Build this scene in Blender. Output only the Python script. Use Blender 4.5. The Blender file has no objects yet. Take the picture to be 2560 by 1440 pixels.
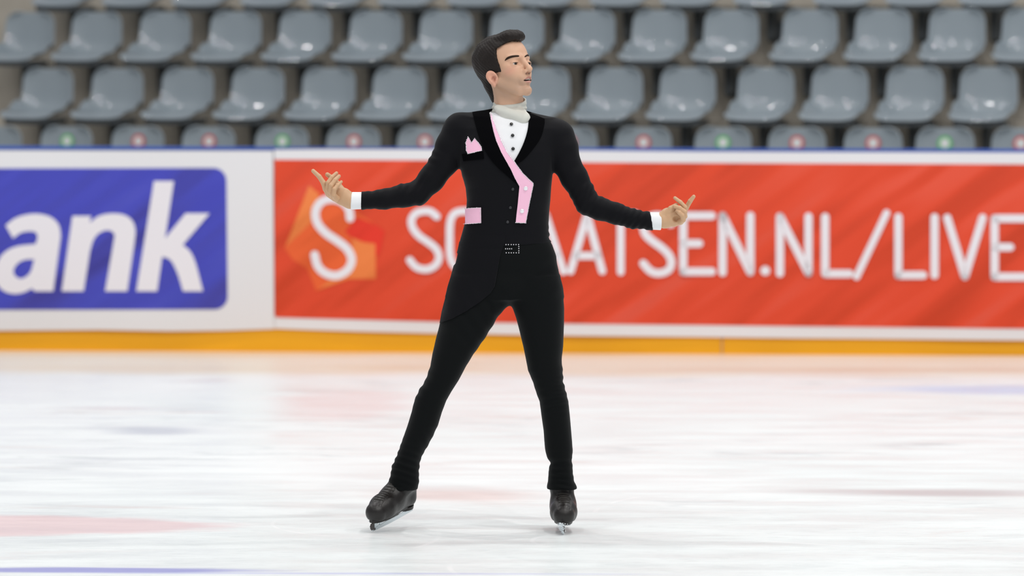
import bpy, bmesh, math, random
import numpy as np
from mathutils import Vector, Matrix
from mathutils.bvhtree import BVHTree
from mathutils.geometry import delaunay_2d_cdt

SC = bpy.context.scene
COL = SC.collection

# ------------------------------------------------------------------ camera
FW, FH = 2560, 1440
FPX = 10094.0                    # focal length in pixels of the 2560 wide frame
CAM_H = 1.533
D_SK = 14.0                      # distance to the skater
PITCH = math.atan(490.0 / FPX)
ROLL = math.radians(0.134)
cam_data = bpy.data.cameras.new('camera')
cam = bpy.data.objects.new('camera', cam_data)
COL.objects.link(cam)
cam_data.sensor_width = 36.0
cam_data.lens = FPX / FW * 36.0
cam_data.clip_end = 200
CAM_R = (Matrix.Rotation(math.pi / 2 - PITCH, 4, 'X') @ Matrix.Rotation(ROLL, 4, 'Z'))
cam.matrix_world = Matrix.Translation((0, 0, CAM_H)) @ CAM_R
cam_data.dof.use_dof = True
cam_data.dof.focus_distance = 14.0
cam_data.dof.aperture_fstop = (cam_data.lens / 1000.0) / 0.056
SC.camera = cam
CR = np.array(CAM_R.to_3x3())
CO = np.array([0, 0, CAM_H])

# ------------------------------------------------------------------ world and lamps
world = bpy.data.worlds.new('arena_light')
SC.world = world
world.use_nodes = True
bg = world.node_tree.nodes['Background']
bg.inputs[0].default_value = (0.93, 0.96, 1.0, 1)
bg.inputs[1].default_value = 0.42
SC.view_settings.view_transform = 'Standard'
SC.view_settings.look = 'None'
SC.view_settings.gamma = 1
SC.view_settings.use_curve_mapping = False
SC.view_settings.exposure = 0.0

def lamp(x, y, z, size, power, tx=0.0, ty=0.0, color=(1, 0.98, 0.95)):
    d = bpy.data.lights.new('arena_lamp', 'AREA')
    d.shape = 'DISK'; d.size = size; d.energy = power; d.color = color
    o = bpy.data.objects.new('arena_lamp', d)
    COL.objects.link(o)
    o.location = (x, y, z)
    o.rotation_euler = (Vector((tx, ty, 0)) - Vector((x, y, z))).to_track_quat('-Z', 'Y').to_euler()
for lx in (-7.5, -2.5, 2.5, 7.5):
    for ly in (4.0, 10.0, 16.0, 21.5):
        lamp(lx, ly, 9.5, 0.45, 125 * (1.0 if ly > 12 else (1.7 if lx > 0 else 0.6)), lx, ly + 1.0)

# ------------------------------------------------------------------ helpers
def ray(px, py):
    v = np.array([(px - FW / 2) / FPX, -(py - FH / 2) / FPX, -1.0])
    return CR @ v
def P(px, py, dy=0.0):
    """point seen at a pixel, on the vertical plane y = D_SK + dy"""
    r = ray(px, py)
    t = (D_SK + dy) / r[1]
    return CO + r * t
def PY(px, py, Y):
    r = ray(px, py); return CO + r * (Y / r[1])
def W2P(pts):
    v = (np.asarray(pts) - CO) @ CR
    return np.stack([FW / 2 + FPX * v[..., 0] / -v[..., 2], FH / 2 - FPX * v[..., 1] / -v[..., 2]], -1)
S = FPX / D_SK    # pixels per metre at the skater

def srgb(r, g, b):
    f = lambda c: (c / 255 / 12.92) if c / 255 <= 0.04045 else ((c / 255 + 0.055) / 1.055) ** 2.4
    return (f(r), f(g), f(b), 1)

def mat(name, col, rough=0.5, spec=0.5, metal=0.0, bump=0.0, bscale=50.0, var=0.0, sheen=0.0, sss=0.0, coat=0.0, attr=None):
    m = bpy.data.materials.new(name); m.use_nodes = True
    nt = m.node_tree; b = nt.nodes['Principled BSDF']
    b.inputs['Base Color'].default_value = col
    b.inputs['Roughness'].default_value = rough
    b.inputs['Specular IOR Level'].default_value = spec
    b.inputs['Metallic'].default_value = metal
    b.inputs['Sheen Weight'].default_value = sheen
    b.inputs['Coat Weight'].default_value = coat
    if sss:
        b.inputs['Subsurface Weight'].default_value = sss
        b.inputs['Subsurface Radius'].default_value = (0.012, 0.005, 0.003)
        b.inputs['Subsurface Scale'].default_value = 1.0
    tc = nt.nodes.new('ShaderNodeTexCoord')
    nz = nt.nodes.new('ShaderNodeTexNoise')
    nz.inputs['Scale'].default_value = bscale
    nz.inputs['Detail'].default_value = 5
    nt.links.new(tc.outputs['Object'], nz.inputs['Vector'])
    if attr:
        a = nt.nodes.new('ShaderNodeVertexColor'); a.layer_name = attr
        nt.links.new(a.outputs['Color'], b.inputs['Base Color'])
    elif var:
        mx = nt.nodes.new('ShaderNodeMix'); mx.data_type = 'RGBA'
        mx.inputs['A'].default_value = [c * (1 - var) for c in col[:3]] + [1]
        mx.inputs['B'].default_value = [min(1, c * (1 + var)) for c in col[:3]] + [1]
        nt.links.new(nz.outputs['Fac'], mx.inputs['Factor'])
        nt.links.new(mx.outputs['Result'], b.inputs['Base Color'])
    if bump:
        bp = nt.nodes.new('ShaderNodeBump')
        bp.inputs['Strength'].default_value = bump
        bp.inputs['Distance'].default_value = 0.002
        nt.links.new(nz.outputs['Fac'], bp.inputs['Height'])
        nt.links.new(bp.outputs['Normal'], b.inputs['Normal'])
    return m

def tag(o, label=None, cat=None, group=None, kind=None):
    if label: o['label'] = label
    if cat: o['category'] = cat
    if group: o['group'] = group
    if kind: o['kind'] = kind
    return o
def link(name, me, m=None, parent=None, smooth=True):
    o = bpy.data.objects.new(name, me); COL.objects.link(o)
    if m is not None and not me.materials: me.materials.append(m)
    if parent is not None:
        o.parent = parent
        o.matrix_parent_inverse = parent.matrix_world.inverted() if parent.type != 'EMPTY' else Matrix.Translation(-parent.location)
    if smooth:
        me.polygons.foreach_set('use_smooth', [True] * len(me.polygons))
    return o
def mesh(name, verts, faces, m=None, parent=None, smooth=True):
    me = bpy.data.meshes.new(name)
    me.from_pydata([tuple(map(float, v)) for v in verts], [], faces)
    me.update()
    return link(name, me, m, parent, smooth)
class MB:
    def __init__(s): s.v = []; s.f = []
    def add(s, V, F):
        n = len(s.v); s.v += [tuple(map(float, v)) for v in V]; s.f += [tuple(i + n for i in f) for f in F]
    def box(s, c, ax, ay, az, bev=0.0):
        c, ax, ay, az = map(np.array, (c, ax, ay, az))
        bm = bmesh.new(); bmesh.ops.create_cube(bm, size=2)
        for v in bm.verts:
            v.co = Vector(c + ax * v.co.x + ay * v.co.y + az * v.co.z)
        if bev: bmesh.ops.bevel(bm, geom=bm.edges[:], offset=bev, segments=2, affect='EDGES')
        bm.verts.index_update(); s.add([v.co for v in bm.verts], [[v.index for v in f.verts] for f in bm.faces]); bm.free()
    def tube(s, pts, r, n=10, cap=True):
        pts = [np.array(p, float) for p in pts]; rr = r if hasattr(r, '__len__') else [r] * len(pts)
        base = len(s.v); V = []
        for i, p in enumerate(pts):
            d = pts[min(i + 1, len(pts) - 1)] - pts[max(i - 1, 0)]; d /= np.linalg.norm(d) + 1e-9
            a = np.cross(d, (0, 0, 1) if abs(d[2]) < .9 else (1, 0, 0)); a /= np.linalg.norm(a); b = np.cross(d, a)
            for k in range(n):
                t = 2 * math.pi * k / n; V.append(p + rr[i] * (a * math.cos(t) + b * math.sin(t)))
        F = [(i * n + k, i * n + (k + 1) % n, (i + 1) * n + (k + 1) % n, (i + 1) * n + k) for i in range(len(pts) - 1) for k in range(n)]
        if cap: F += [tuple(range(n))[::-1], tuple((len(pts) - 1) * n + k for k in range(n))]
        s.add(V, F)
    def ball(s, c, r, seg=10, rings=6, axes=None):
        V = []; F = []
        ax = np.eye(3) if axes is None else np.array(axes); r = np.array(r if hasattr(r, '__len__') else [r] * 3)
        for i in range(rings + 1):
            th = math.pi * i / rings
            for k in range(seg):
                ph = 2 * math.pi * k / seg
                q = np.array([math.sin(th) * math.cos(ph), math.sin(th) * math.sin(ph), math.cos(th)]) * r
                V.append(np.array(c) + q @ ax)
        for i in range(rings):
            for k in range(seg):
                F.append((i * seg + k, (i + 1) * seg + k, (i + 1) * seg + (k + 1) % seg, i * seg + (k + 1) % seg))
        s.add(V, F)
    def build(s, name, m, parent=None, smooth=True): return mesh(name, s.v, s.f, m, parent, smooth)

def catmull(pts, n=6, closed=False):
    p = [np.array(q, float) for q in pts]; out = []
    N = len(p)
    rng = range(N) if closed else range(N - 1)
    for i in rng:
        g = (lambda k: p[k % N]) if closed else (lambda k: p[max(0, min(N - 1, k))])
        a, b, c, d = g(i - 1), g(i), g(i + 1), g(i + 2)
        for k in range(n):
            t = k / n
            out.append(0.5 * ((2 * b) + (-a + c) * t + (2 * a - 5 * b + 4 * c - d) * t * t + (-a + 3 * b - 3 * c + d) * t ** 3))
    if not closed: out.append(p[-1])
    return out
def dense(poly, step):
    out = []
    for i in range(len(poly)):
        a = np.array(poly[i], float); b = np.array(poly[(i + 1) % len(poly)], float)
        n = max(1, int(np.linalg.norm(b - a) / step))
        out += [a + (b - a) * k / n for k in range(n)]
    return out
def inpoly(pts, poly):
    pts = np.asarray(pts, float); x, y = pts[:, 0], pts[:, 1]; r = np.zeros(len(pts), bool)
    q = np.asarray(poly, float)
    for i in range(len(q)):
        x1, y1 = q[i - 1]; x2, y2 = q[i]
        c = ((y1 > y) != (y2 > y))
        with np.errstate(divide='ignore', invalid='ignore'):
            r ^= c & (x < (x2 - x1) * (y - y1) / (y2 - y1 + 1e-12) + x1)
    return r
def sheet(poly, step, hole=None):
    """triangulated region of a 2D polygon with inner points; returns verts2d, tris, boundary edges"""
    bd = dense(poly, step); n = len(bd)
    edges = [(i, (i + 1) % n) for i in range(n)]
    a = np.array(bd)
    if hole is not None:
        h = dense(hole, step); edges += [(n + i, n + (i + 1) % len(h)) for i in range(len(h))]
    gx, gy = np.meshgrid(np.arange(a[:, 0].min() + step / 2, a[:, 0].max(), step), np.arange(a[:, 1].min() + step / 2, a[:, 1].max(), step))
    g = np.stack([gx.ravel(), gy.ravel()], 1)
    if len(g): g = g[inpoly(g, a)]
    if hole is not None and len(g): g = g[~inpoly(g, np.array(h))]
    if len(g):
        allb = a if hole is None else np.vstack([a, np.array(h)])
        d = np.min(np.linalg.norm(g[:, None, :] - allb[None, ::1, :], axis=2), axis=1) if len(g) * len(allb) < 3e7 else np.full(len(g), 9e9)
        g = g[d > step * 0.45]
    vs = [Vector(q) for q in bd] + ([Vector(q) for q in h] if hole is not None else []) + [Vector(q) for q in g]
    vo, eo, fo, _, _, _ = delaunay_2d_cdt(vs, edges, [], 0, 1e-7, False)
    V = np.array([tuple(v) for v in vo]); F = [tuple(f) for f in fo]
    cen = np.array([V[list(f)].mean(0) for f in F])
    keep = inpoly(cen, a)
    if hole is not None: keep &= ~inpoly(cen, np.array(h))
    F = [f for f, k in zip(F, keep) if k]
    cnt = {}
    for f in F:
        for i in range(len(f)):
            e = (f[i], f[(i + 1) % len(f)]); cnt[e] = 1
    B = [e for e in cnt if (e[1], e[0]) not in cnt]
    return V, F, B
def slab(name, V2, F, B, front, back, m, parent=None, smooth=False):
    """closed thin solid from a 2D sheet and its front and back 3D positions"""
    n = len(V2); V = list(front) + list(back)
    FF = [tuple(f) for f in F] + [tuple(i + n for i in f[::-1]) for f in F] + [(e[1], e[0], e[0] + n, e[1] + n) for e in B]
    o = mesh(name, V, FF, m, parent, smooth)
    bm = bmesh.new(); bm.from_mesh(o.data); bmesh.ops.recalc_face_normals(bm, faces=bm.faces[:]); bm.to_mesh(o.data); bm.free()
    return o

# ---- implicit surfaces: numpy distance fields turned into meshes with surface nets
def smin(a, b, k):
    h = np.clip(0.5 + 0.5 * (b - a) / k, 0, 1); return b + (a - b) * h - k * h * (1 - h)
def smax(a, b, k): return -smin(-a, -b, k)
def cone(p, a, b, ra, rb):
    a = np.asarray(a, np.float32); b = np.asarray(b, np.float32); ab = b - a
    t = np.clip(((p - a) @ ab) / (ab @ ab + 1e-12), 0, 1)
    return np.linalg.norm(p - a - t[:, None] * ab, axis=1) - (ra + (rb - ra) * t)
def ell(p, c, r, R=None):
    q = (p - np.asarray(c, np.float32))
    if R is not None: q = q @ np.asarray(R, np.float32)
    r = np.asarray(r, np.float32)
    k0 = np.linalg.norm(q / r, axis=1); k1 = np.linalg.norm(q / (r * r), axis=1)
    return k0 * (k0 - 1) / (k1 + 1e-9)
def chain(p, pts, rs, k=0.006):
    d = None
    for i in range(len(pts) - 1):
        c = cone(p, pts[i], pts[i + 1], rs[i], rs[i + 1])
        d = c if d is None else smin(d, c, k)
    return d
def nets(fn, lo, hi, h):
    lo = np.array(lo, float); hi = np.array(hi, float)
    B = 4; n = (np.ceil((hi - lo) / (h * B)).astype(int)) * B + 1
    cn = (n - 1) // B
    def pts_of(ix): return (lo + ix * h).astype(np.float32)
    ci = np.stack(np.meshgrid(*[np.arange(c) for c in cn], indexing='ij'), -1).reshape(-1, 3)
    cd = fn(pts_of(ci * B + B / 2))
    near = np.abs(cd) < h * B * 2.4
    G = np.full(n, 1.0, np.float32)
    blk = cd.reshape(cn)
    big = np.repeat(np.repeat(np.repeat(np.sign(blk), B, 0), B, 1), B, 2)
    G[:-1, :-1, :-1] = big; G[-1] = 1; G[:, -1] = 1; G[:, :, -1] = 1
    nb = ci[near] * B
    off = np.stack(np.meshgrid(*[np.arange(B + 1)] * 3, indexing='ij'), -1).reshape(-1, 3)
    mask = np.zeros(n, bool)
    for o in off: mask[nb[:, 0] + o[0], nb[:, 1] + o[1], nb[:, 2] + o[2]] = True
    ii = np.argwhere(mask)
    vals = np.concatenate([fn(pts_of(ii[s:s + 400000])) for s in range(0, len(ii), 400000)])
    G[ii[:, 0], ii[:, 1], ii[:, 2]] = vals
    ins = G < 0
    c = [(i, j, k) for i in (0, 1) for j in (0, 1) for k in (0, 1)]
    sh = lambda A, q: A[q[0]:A.shape[0] - 1 + q[0], q[1]:A.shape[1] - 1 + q[1], q[2]:A.shape[2] - 1 + q[2]]
    cntv = sum(sh(ins, q).astype(np.int8) for q in c)
    act = (cntv > 0) & (cntv < 8)
    ai = np.argwhere(act)
    idx = np.full(act.shape, -1, np.int64); idx[tuple(ai.T)] = np.arange(len(ai))
    acc = np.zeros((len(ai), 3)); num = np.zeros(len(ai))
    for a in c:
        for ax in range(3):
            if a[ax]: continue
            b = list(a); b[ax] = 1
            fa = G[ai[:, 0] + a[0], ai[:, 1] + a[1], ai[:, 2] + a[2]]; fb = G[ai[:, 0] + b[0], ai[:, 1] + b[1], ai[:, 2] + b[2]]
            s = (fa < 0) != (fb < 0)
            t = np.where(s, fa / np.where(s, fa - fb, 1), 0)
            q = np.array(a, float)[None, :].repeat(len(ai), 0); q[:, ax] = t
            acc[s] += q[s]; num[s] += 1
    V = lo + (ai + acc / num[:, None]) * h
    faces = []
    for ax in range(3):
        u, w = [(1, 2), (2, 0), (0, 1)][ax]
        sl0 = [slice(None)] * 3; sl1 = [slice(None)] * 3
        sl0[ax] = slice(0, n[ax] - 1); sl1[ax] = slice(1, n[ax])
        s0 = ins[tuple(sl0)]; s1 = ins[tuple(sl1)]
        e = np.argwhere(s0 != s1)
        e = e[(e[:, u] > 0) & (e[:, w] > 0) & (e[:, u] < n[u] - 1) & (e[:, w] < n[w] - 1)]
        fl = s0[tuple(e.T)]
        du = np.zeros(3, int); du[u] = 1; dw = np.zeros(3, int); dw[w] = 1
        q = [idx[tuple((e - a).T)] for a in (0 * du, du, du + dw, dw)]
        f = np.stack(q, 1); f[~fl] = f[~fl][:, ::-1]
        faces.append(f[(f >= 0).all(1)])
    return V, np.concatenate(faces)
def np_mesh(name, V, F):
    me = bpy.data.meshes.new(name)
    me.vertices.add(len(V)); me.vertices.foreach_set('co', np.asarray(V, np.float32).ravel())
    k = F.shape[1]
    me.loops.add(len(F) * k); me.loops.foreach_set('vertex_index', F.ravel().astype(np.int32))
    me.polygons.add(len(F)); me.polygons.foreach_set('loop_start', np.arange(0, len(F) * k, k, dtype=np.int32))
    me.update(calc_edges=True); me.validate()
    return me
def shape(name, parts, m, parent=None):
    """one mesh object from one or more (V, F) pairs"""
    n = 0; VV = []; FF = []
    for V, F in parts: VV.append(V); FF.append(F + n); n += len(V)
    return link(name, np_mesh(name, np.concatenate(VV), np.concatenate(FF)), m, parent)
def bake(o):
    dg = bpy.context.evaluated_depsgraph_get()
    me = bpy.data.meshes.new_from_object(o.evaluated_get(dg)); old = o.data
    o.modifiers.clear(); o.data = me
    me.polygons.foreach_set('use_smooth', [True] * len(me.polygons))

# ------------------------------------------------------------------ materials
M = {}
M['board'] = mat('white_board_plastic', srgb(222, 222, 224), 0.35, 0.4, var=0.03, bscale=3)
M['banner_white'] = mat('white_banner_vinyl', srgb(226, 227, 232), 0.65, 0.35, var=0.02, bscale=2)
M['red'] = mat('red_banner_vinyl', srgb(220, 70, 38), 0.42, 0.35, var=0.05, bscale=1.5)
M['blue'] = mat('blue_banner_vinyl', srgb(66, 70, 184), 0.42, 0.4, var=0.08, bscale=2)
M['print_white'] = mat('white_print', srgb(232, 230, 238), 0.5, 0.3)
M['print_orange'] = mat('orange_print', srgb(234, 128, 66), 0.45, 0.3)
M['print_orange_deep'] = mat('deep_orange_print', srgb(232, 98, 48), 0.45, 0.3)
M['print_red'] = mat('bright_red_print', srgb(226, 54, 36), 0.45, 0.3)
M['yellow'] = mat('yellow_kick_plate', srgb(240, 174, 22), 0.35, 0.4, var=0.06, bscale=3)
M['blue_rail'] = mat('blue_rail_plastic', srgb(60, 100, 190), 0.4, 0.4)
M['seam'] = mat('seam_shadow_gap', srgb(150, 110, 30), 0.7, 0.2)
M['seat'] = mat('grey_seat_plastic', srgb(138, 149, 157), 0.36, 0.4, var=0.03, coat=0.9)
M['seat_frame'] = mat('dark_steel_frame', srgb(82, 88, 92), 0.5, 0.4)
M['concrete'] = mat('grandstand_concrete', srgb(176, 170, 160), 0.85, 0.2, bump=0.3, bscale=12, var=0.10)
M['sticker_white'] = mat('white_sticker', srgb(220, 222, 222), 0.4, 0.3)
M['sticker_green'] = mat('green_sticker', srgb(112, 186, 124), 0.4, 0.3)
M['sticker_red'] = mat('red_sticker', srgb(198, 108, 110), 0.4, 0.3)
M['cloth'] = mat('black_stretch_cloth', srgb(15, 15, 19), 0.62, 0.08, bump=0.15, bscale=900, sheen=0.05)
M['trouser'] = mat('black_trouser_cloth', srgb(15, 17, 18), 0.75, 0.06, bump=0.15, bscale=900, sheen=0.05)
M['velvet'] = mat('black_velvet', srgb(6, 6, 8), 0.95, 0.05, bump=0.2, bscale=1500)
M['shirt'] = mat('white_shirt_cloth', srgb(238, 239, 242), 0.7, 0.2, bump=0.05, bscale=700)
M['collar'] = mat('ivory_knit_collar', srgb(212, 212, 204), 0.8, 0.15, bump=0.1, bscale=600)
M['pink'] = mat('pink_satin', srgb(250, 194, 220), 0.55, 0.3, bump=0.1, bscale=800)
M['crystal'] = mat('crystal_rhinestone', srgb(244, 242, 246), 0.2, 1.0, metal=0.3)
M['black_gloss'] = mat('black_glossy_button', srgb(12, 12, 14), 0.12, 0.6)
M['button_matte'] = mat('dark_button', srgb(38, 38, 42), 0.4, 0.5)
M['leather'] = mat('black_boot_leather', srgb(25, 21, 20), 0.40, 0.45, bump=0.4, bscale=90, var=0.2)
M['lace'] = mat('dark_boot_lace', srgb(58, 55, 52), 0.6, 0.3)
M['sole'] = mat('dark_boot_sole', srgb(34, 30, 28), 0.45, 0.4)
M['steel'] = mat('polished_blade_steel', srgb(205, 212, 216), 0.18, 0.8, metal=0.9, bump=0.05, bscale=60)
M['steel_dark'] = mat('dark_toe_pick_steel', srgb(70, 64, 62), 0.35, 0.6, metal=0.6)
M['snow'] = mat('scraped_ice_shavings', srgb(236, 242, 246), 0.6, 0.4, bump=0.6, bscale=300)
M['skin'] = mat('skin', srgb(205, 165, 135), 0.46, 0.4, attr='tint', sss=0.08, bump=0.05, bscale=500)
M['hair'] = mat('dark_brown_hair', srgb(27, 20, 17), 0.6, 0.25, bump=0.9, bscale=160, var=0.35)
M['eyewhite'] = mat('eye_white', srgb(205, 200, 195), 0.25, 0.5)
M['brow'] = mat('dark_brow_hair', srgb(52, 38, 31), 0.8, 0.1, bump=0.5, bscale=900, var=0.3)
M['iris'] = mat('dark_brown_iris', srgb(38, 26, 20), 0.2, 0.6)
M['tooth'] = mat('teeth', srgb(228, 222, 214), 0.3, 0.5)

# satin-like soft folds for the banners
def add_folds(m, strength=0.8):
    nt = m.node_tree; b = nt.nodes['Principled BSDF']
    tc = nt.nodes.new('ShaderNodeTexCoord'); mp = nt.nodes.new('ShaderNodeMapping')
    mp.vector_type = 'TEXTURE'; mp.inputs['Rotation'].default_value = (0, math.radians(-38), 0)
    mp.inputs['Scale'].default_value = (2.3, 1, 0.42)
    nz = nt.nodes.new('ShaderNodeTexNoise'); nz.inputs['Scale'].default_value = 1.3; nz.inputs['Detail'].default_value = 1.5
    bp = nt.nodes.new('ShaderNodeBump'); bp.inputs['Strength'].default_value = strength; bp.inputs['Distance'].default_value = 0.35
    nt.links.new(tc.outputs['Object'], mp.inputs['Vector']); nt.links.new(mp.outputs['Vector'], nz.inputs['Vector'])
    nt.links.new(nz.outputs['Fac'], bp.inputs['Height']); nt.links.new(bp.outputs['Normal'], b.inputs['Normal'])
for k in ('red', 'blue', 'print_orange', 'print_orange_deep', 'print_red'): add_folds(M[k])

# ------------------------------------------------------------------ ice
def ice_material():
    m = bpy.data.materials.new('rink_ice'); m.use_nodes = True
    nt = m.node_tree; N = nt.nodes; L = nt.links; b = N['Principled BSDF']
    tc = N.new('ShaderNodeTexCoord')
    def mapping(scale, rot=0.0):
        mp = N.new('ShaderNodeMapping'); mp.inputs['Scale'].default_value = scale; mp.inputs['Rotation'].default_value = (0, 0, rot)
        L.new(tc.outputs['Object'], mp.inputs['Vector']); return mp.outputs['Vector']
    def noise(vec, scale, detail=4, rough=0.55, dist=0.0):
        n = N.new('ShaderNodeTexNoise'); n.inputs['Scale'].default_value = scale; n.inputs['Detail'].default_value = detail
        n.inputs['Roughness'].default_value = rough; n.inputs['Distortion'].default_value = dist
        L.new(vec, n.inputs['Vector']); return n.outputs['Fac']
    def ramp(fac, a, b_, va=0.0, vb=1.0):
        r = N.new('ShaderNodeMapRange'); r.interpolation_type = 'SMOOTHSTEP'
        r.inputs['From Min'].default_value = a; r.inputs['From Max'].default_value = b_
        r.inputs['To Min'].default_value = va; r.inputs['To Max'].default_value = vb
        L.new(fac, r.inputs['Value']); return r.outputs['Result']
    def mix(a, bb, fac):
        x = N.new('ShaderNodeMix'); x.data_type = 'RGBA'
        for s, v in (('A', a), ('B', bb)):
            if isinstance(v, tuple): x.inputs[s].default_value = v
            else: L.new(v, x.inputs[s])
        if isinstance(fac, float): x.inputs['Factor'].default_value = fac
        else: L.new(fac, x.inputs['Factor'])
        return x.outputs['Result']
    def mul(a, c):
        x = N.new('ShaderNodeMath'); x.operation = 'MULTIPLY'; L.new(a, x.inputs[0])
        if isinstance(c, float): x.inputs[1].default_value = c
        else: L.new(c, x.inputs[1])
        return x.outputs[0]
    base = mix(srgb(243, 245, 246), srgb(236, 241, 242), ramp(noise(mapping((0.5, 0.35, 1)), 1.0), 0.4, 0.7))
    # grey scraped streaks
    patch = ramp(noise(mapping((0.55, 0.8, 1), 0.05), 0.9, 3, 0.5), 0.44, 0.62)
    sepn = N.new('ShaderNodeSeparateXYZ'); L.new(tc.outputs['Object'], sepn.inputs[0])
    worn = ramp(sepn.outputs[1], 13.4, 16.5, 1.0, 0.22)
    g = ramp(noise(mapping((1.1, 2.6, 1), 0.10), 1.7, 6, 0.62, 0.6), 0.50, 0.72)
    base = mix(base, srgb(206, 210, 213), mul(mul(g, patch), 0.85))
    base = mix(base, srgb(227, 233, 233), mul(worn, 0.55))
    g3 = ramp(noise(mapping((3.5, 14, 1), -0.04), 2.4, 8, 0.8, 0.3), 0.48, 0.68)
    base = mix(base, srgb(206, 211, 212), mul(mul(g3, worn), 0.55))
    sp = ramp(noise(mapping((40, 60, 1)), 3.0, 2, 0.5), 0.66, 0.74)
    base = mix(base, srgb(255, 255, 255), mul(mul(sp, worn), 0.7))
    g2 = ramp(noise(mapping((2.5, 9, 1), -0.06), 1.6, 6, 0.7, 0.4), 0.55, 0.75)
    base = mix(base, srgb(206, 210, 213), mul(mul(g2, patch), 0.6))
    # pinkish dirt smears
    pk = ramp(noise(mapping((0.8, 2.2, 1), 0.05), 1.3, 5, 0.6, 0.5), 0.56, 0.74)
    patch2 = ramp(noise(mapping((0.4, 0.7, 1), 0.4), 1.2, 3, 0.5), 0.46, 0.64)
    base = mix(base, srgb(222, 200, 196), mul(mul(pk, patch2), 0.7))
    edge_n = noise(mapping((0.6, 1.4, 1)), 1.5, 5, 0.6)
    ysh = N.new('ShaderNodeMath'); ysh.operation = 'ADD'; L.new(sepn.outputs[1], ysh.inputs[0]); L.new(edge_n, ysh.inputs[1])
    base = mix(base, srgb(235, 222, 202), mul(ramp(ysh.outputs[0], 22.0, 22.7), 0.75))  # cream band near the boards: worn dirty ice plus painted board reflection
    base = mix(base, srgb(232, 196, 150), mul(ramp(ysh.outputs[0], 23.6, 24.2), 0.6))  # yellow glow of the kick plate painted into the ice colour
    # marks frozen into the ice, and board reflections painted in: (centre x, centre y, half x, half y, soft, colour, amount)
    sep = N.new('ShaderNodeSeparateXYZ'); L.new(tc.outputs['Object'], sep.inputs[0])
    wob = noise(mapping((0.8, 1.6, 1)), 2.0, 4)
    def math2(op, a, c):
        x = N.new('ShaderNodeMath'); x.operation = op
        for i, v in enumerate((a, c)):
            if isinstance(v, float): x.inputs[i].default_value = v
            else: L.new(v, x.inputs[i])
        return x.outputs[0]
    marks = [(-2.15, 14.18, 1.25, 0.36, 0.25, srgb(228, 188, 190), 0.62),
             (-0.83, 19.7, 0.36, 1.15, 0.55, srgb(236, 204, 204), 0.42),  # reflection of the red banner, painted as a pink patch
             (-1.62, 18.2, 0.22, 0.30, 0.7, srgb(186, 190, 204), 0.6),
             (2.75, 20.85, 1.0, 0.40, 0.5, srgb(206, 220, 246), 0.9),
             (-1.35, 12.87, 0.62, 0.085, 0.5, srgb(150, 150, 214), 0.85),
             (-0.5, 12.80, 0.9, 0.03, 0.8, srgb(196, 200, 232), 0.8),
             (-0.2, 15.3, 0.36, 0.34, 0.8, srgb(226, 190, 184), 0.5),
             (1.65, 15.45, 0.55, 0.18, 0.8, srgb(196, 184, 186), 0.75),
             (-1.95, 22.3, 1.0, 0.30, 0.8, srgb(228, 210, 190), 0.5),  # cream by the boards, here and below: stain plus painted reflection
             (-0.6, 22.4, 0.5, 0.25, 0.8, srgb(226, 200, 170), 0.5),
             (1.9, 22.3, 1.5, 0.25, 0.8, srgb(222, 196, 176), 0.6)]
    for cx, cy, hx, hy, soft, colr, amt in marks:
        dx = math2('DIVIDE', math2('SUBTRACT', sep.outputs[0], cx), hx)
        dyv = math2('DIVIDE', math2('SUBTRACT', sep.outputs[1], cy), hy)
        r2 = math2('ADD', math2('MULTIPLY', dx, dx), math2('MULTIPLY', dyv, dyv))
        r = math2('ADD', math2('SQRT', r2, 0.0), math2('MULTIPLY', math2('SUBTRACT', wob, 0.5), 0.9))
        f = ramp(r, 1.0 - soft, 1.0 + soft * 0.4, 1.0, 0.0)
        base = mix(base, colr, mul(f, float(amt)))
    # fine white blade scratches: thin rings of several cut arcs
    for (ax_, ay_, rad, w) in ((-1.2, 13.9, 0.95, 0.004), (0.6, 13.0, 0.8, 0.004), (-0.35, 14.3, 0.5, 0.003), (0.35, 13.75, 0.28, 0.004), (1.6, 14.6, 1.3, 0.004)):
        dx = math2('SUBTRACT', sep.outputs[0], ax_); dyv = math2('SUBTRACT', sep.outputs[1], ay_)
        rr = math2('SQRT', math2('ADD', math2('MULTIPLY', dx, dx), math2('MULTIPLY', dyv, dyv)), 0.0)
        dd = math2('ABSOLUTE', math2('SUBTRACT', rr, rad), 0.0)
        base = mix(base, srgb(250, 251, 252), mul(ramp(dd, w, w * 3.2, 0.75, 0.0), ramp(noise(mapping((1.2, 1.2, 1)), 1.6, 3), 0.45, 0.7)))
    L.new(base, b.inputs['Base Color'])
    L.new(ramp(noise(mapping((0.7, 2.5, 1)), 2.0, 4), 0.35, 0.7, 0.30, 0.48), b.inputs['Roughness'])
    b.inputs['Specular IOR Level'].default_value = 0.14
    bp = N.new('ShaderNodeBump'); bp.inputs['Strength'].default_value = 0.25; bp.inputs['Distance'].default_value = 0.004
    L.new(noise(mapping((6, 16, 1)), 3.0, 6, 0.7), bp.inputs['Height']); L.new(bp.outputs['Normal'], b.inputs['Normal'])
    return m
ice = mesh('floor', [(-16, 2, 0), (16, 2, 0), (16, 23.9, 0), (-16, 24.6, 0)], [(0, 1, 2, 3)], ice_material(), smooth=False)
tag(ice, kind='structure', label='white scraped ice of the rink with faint pink and blue marks')

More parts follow.
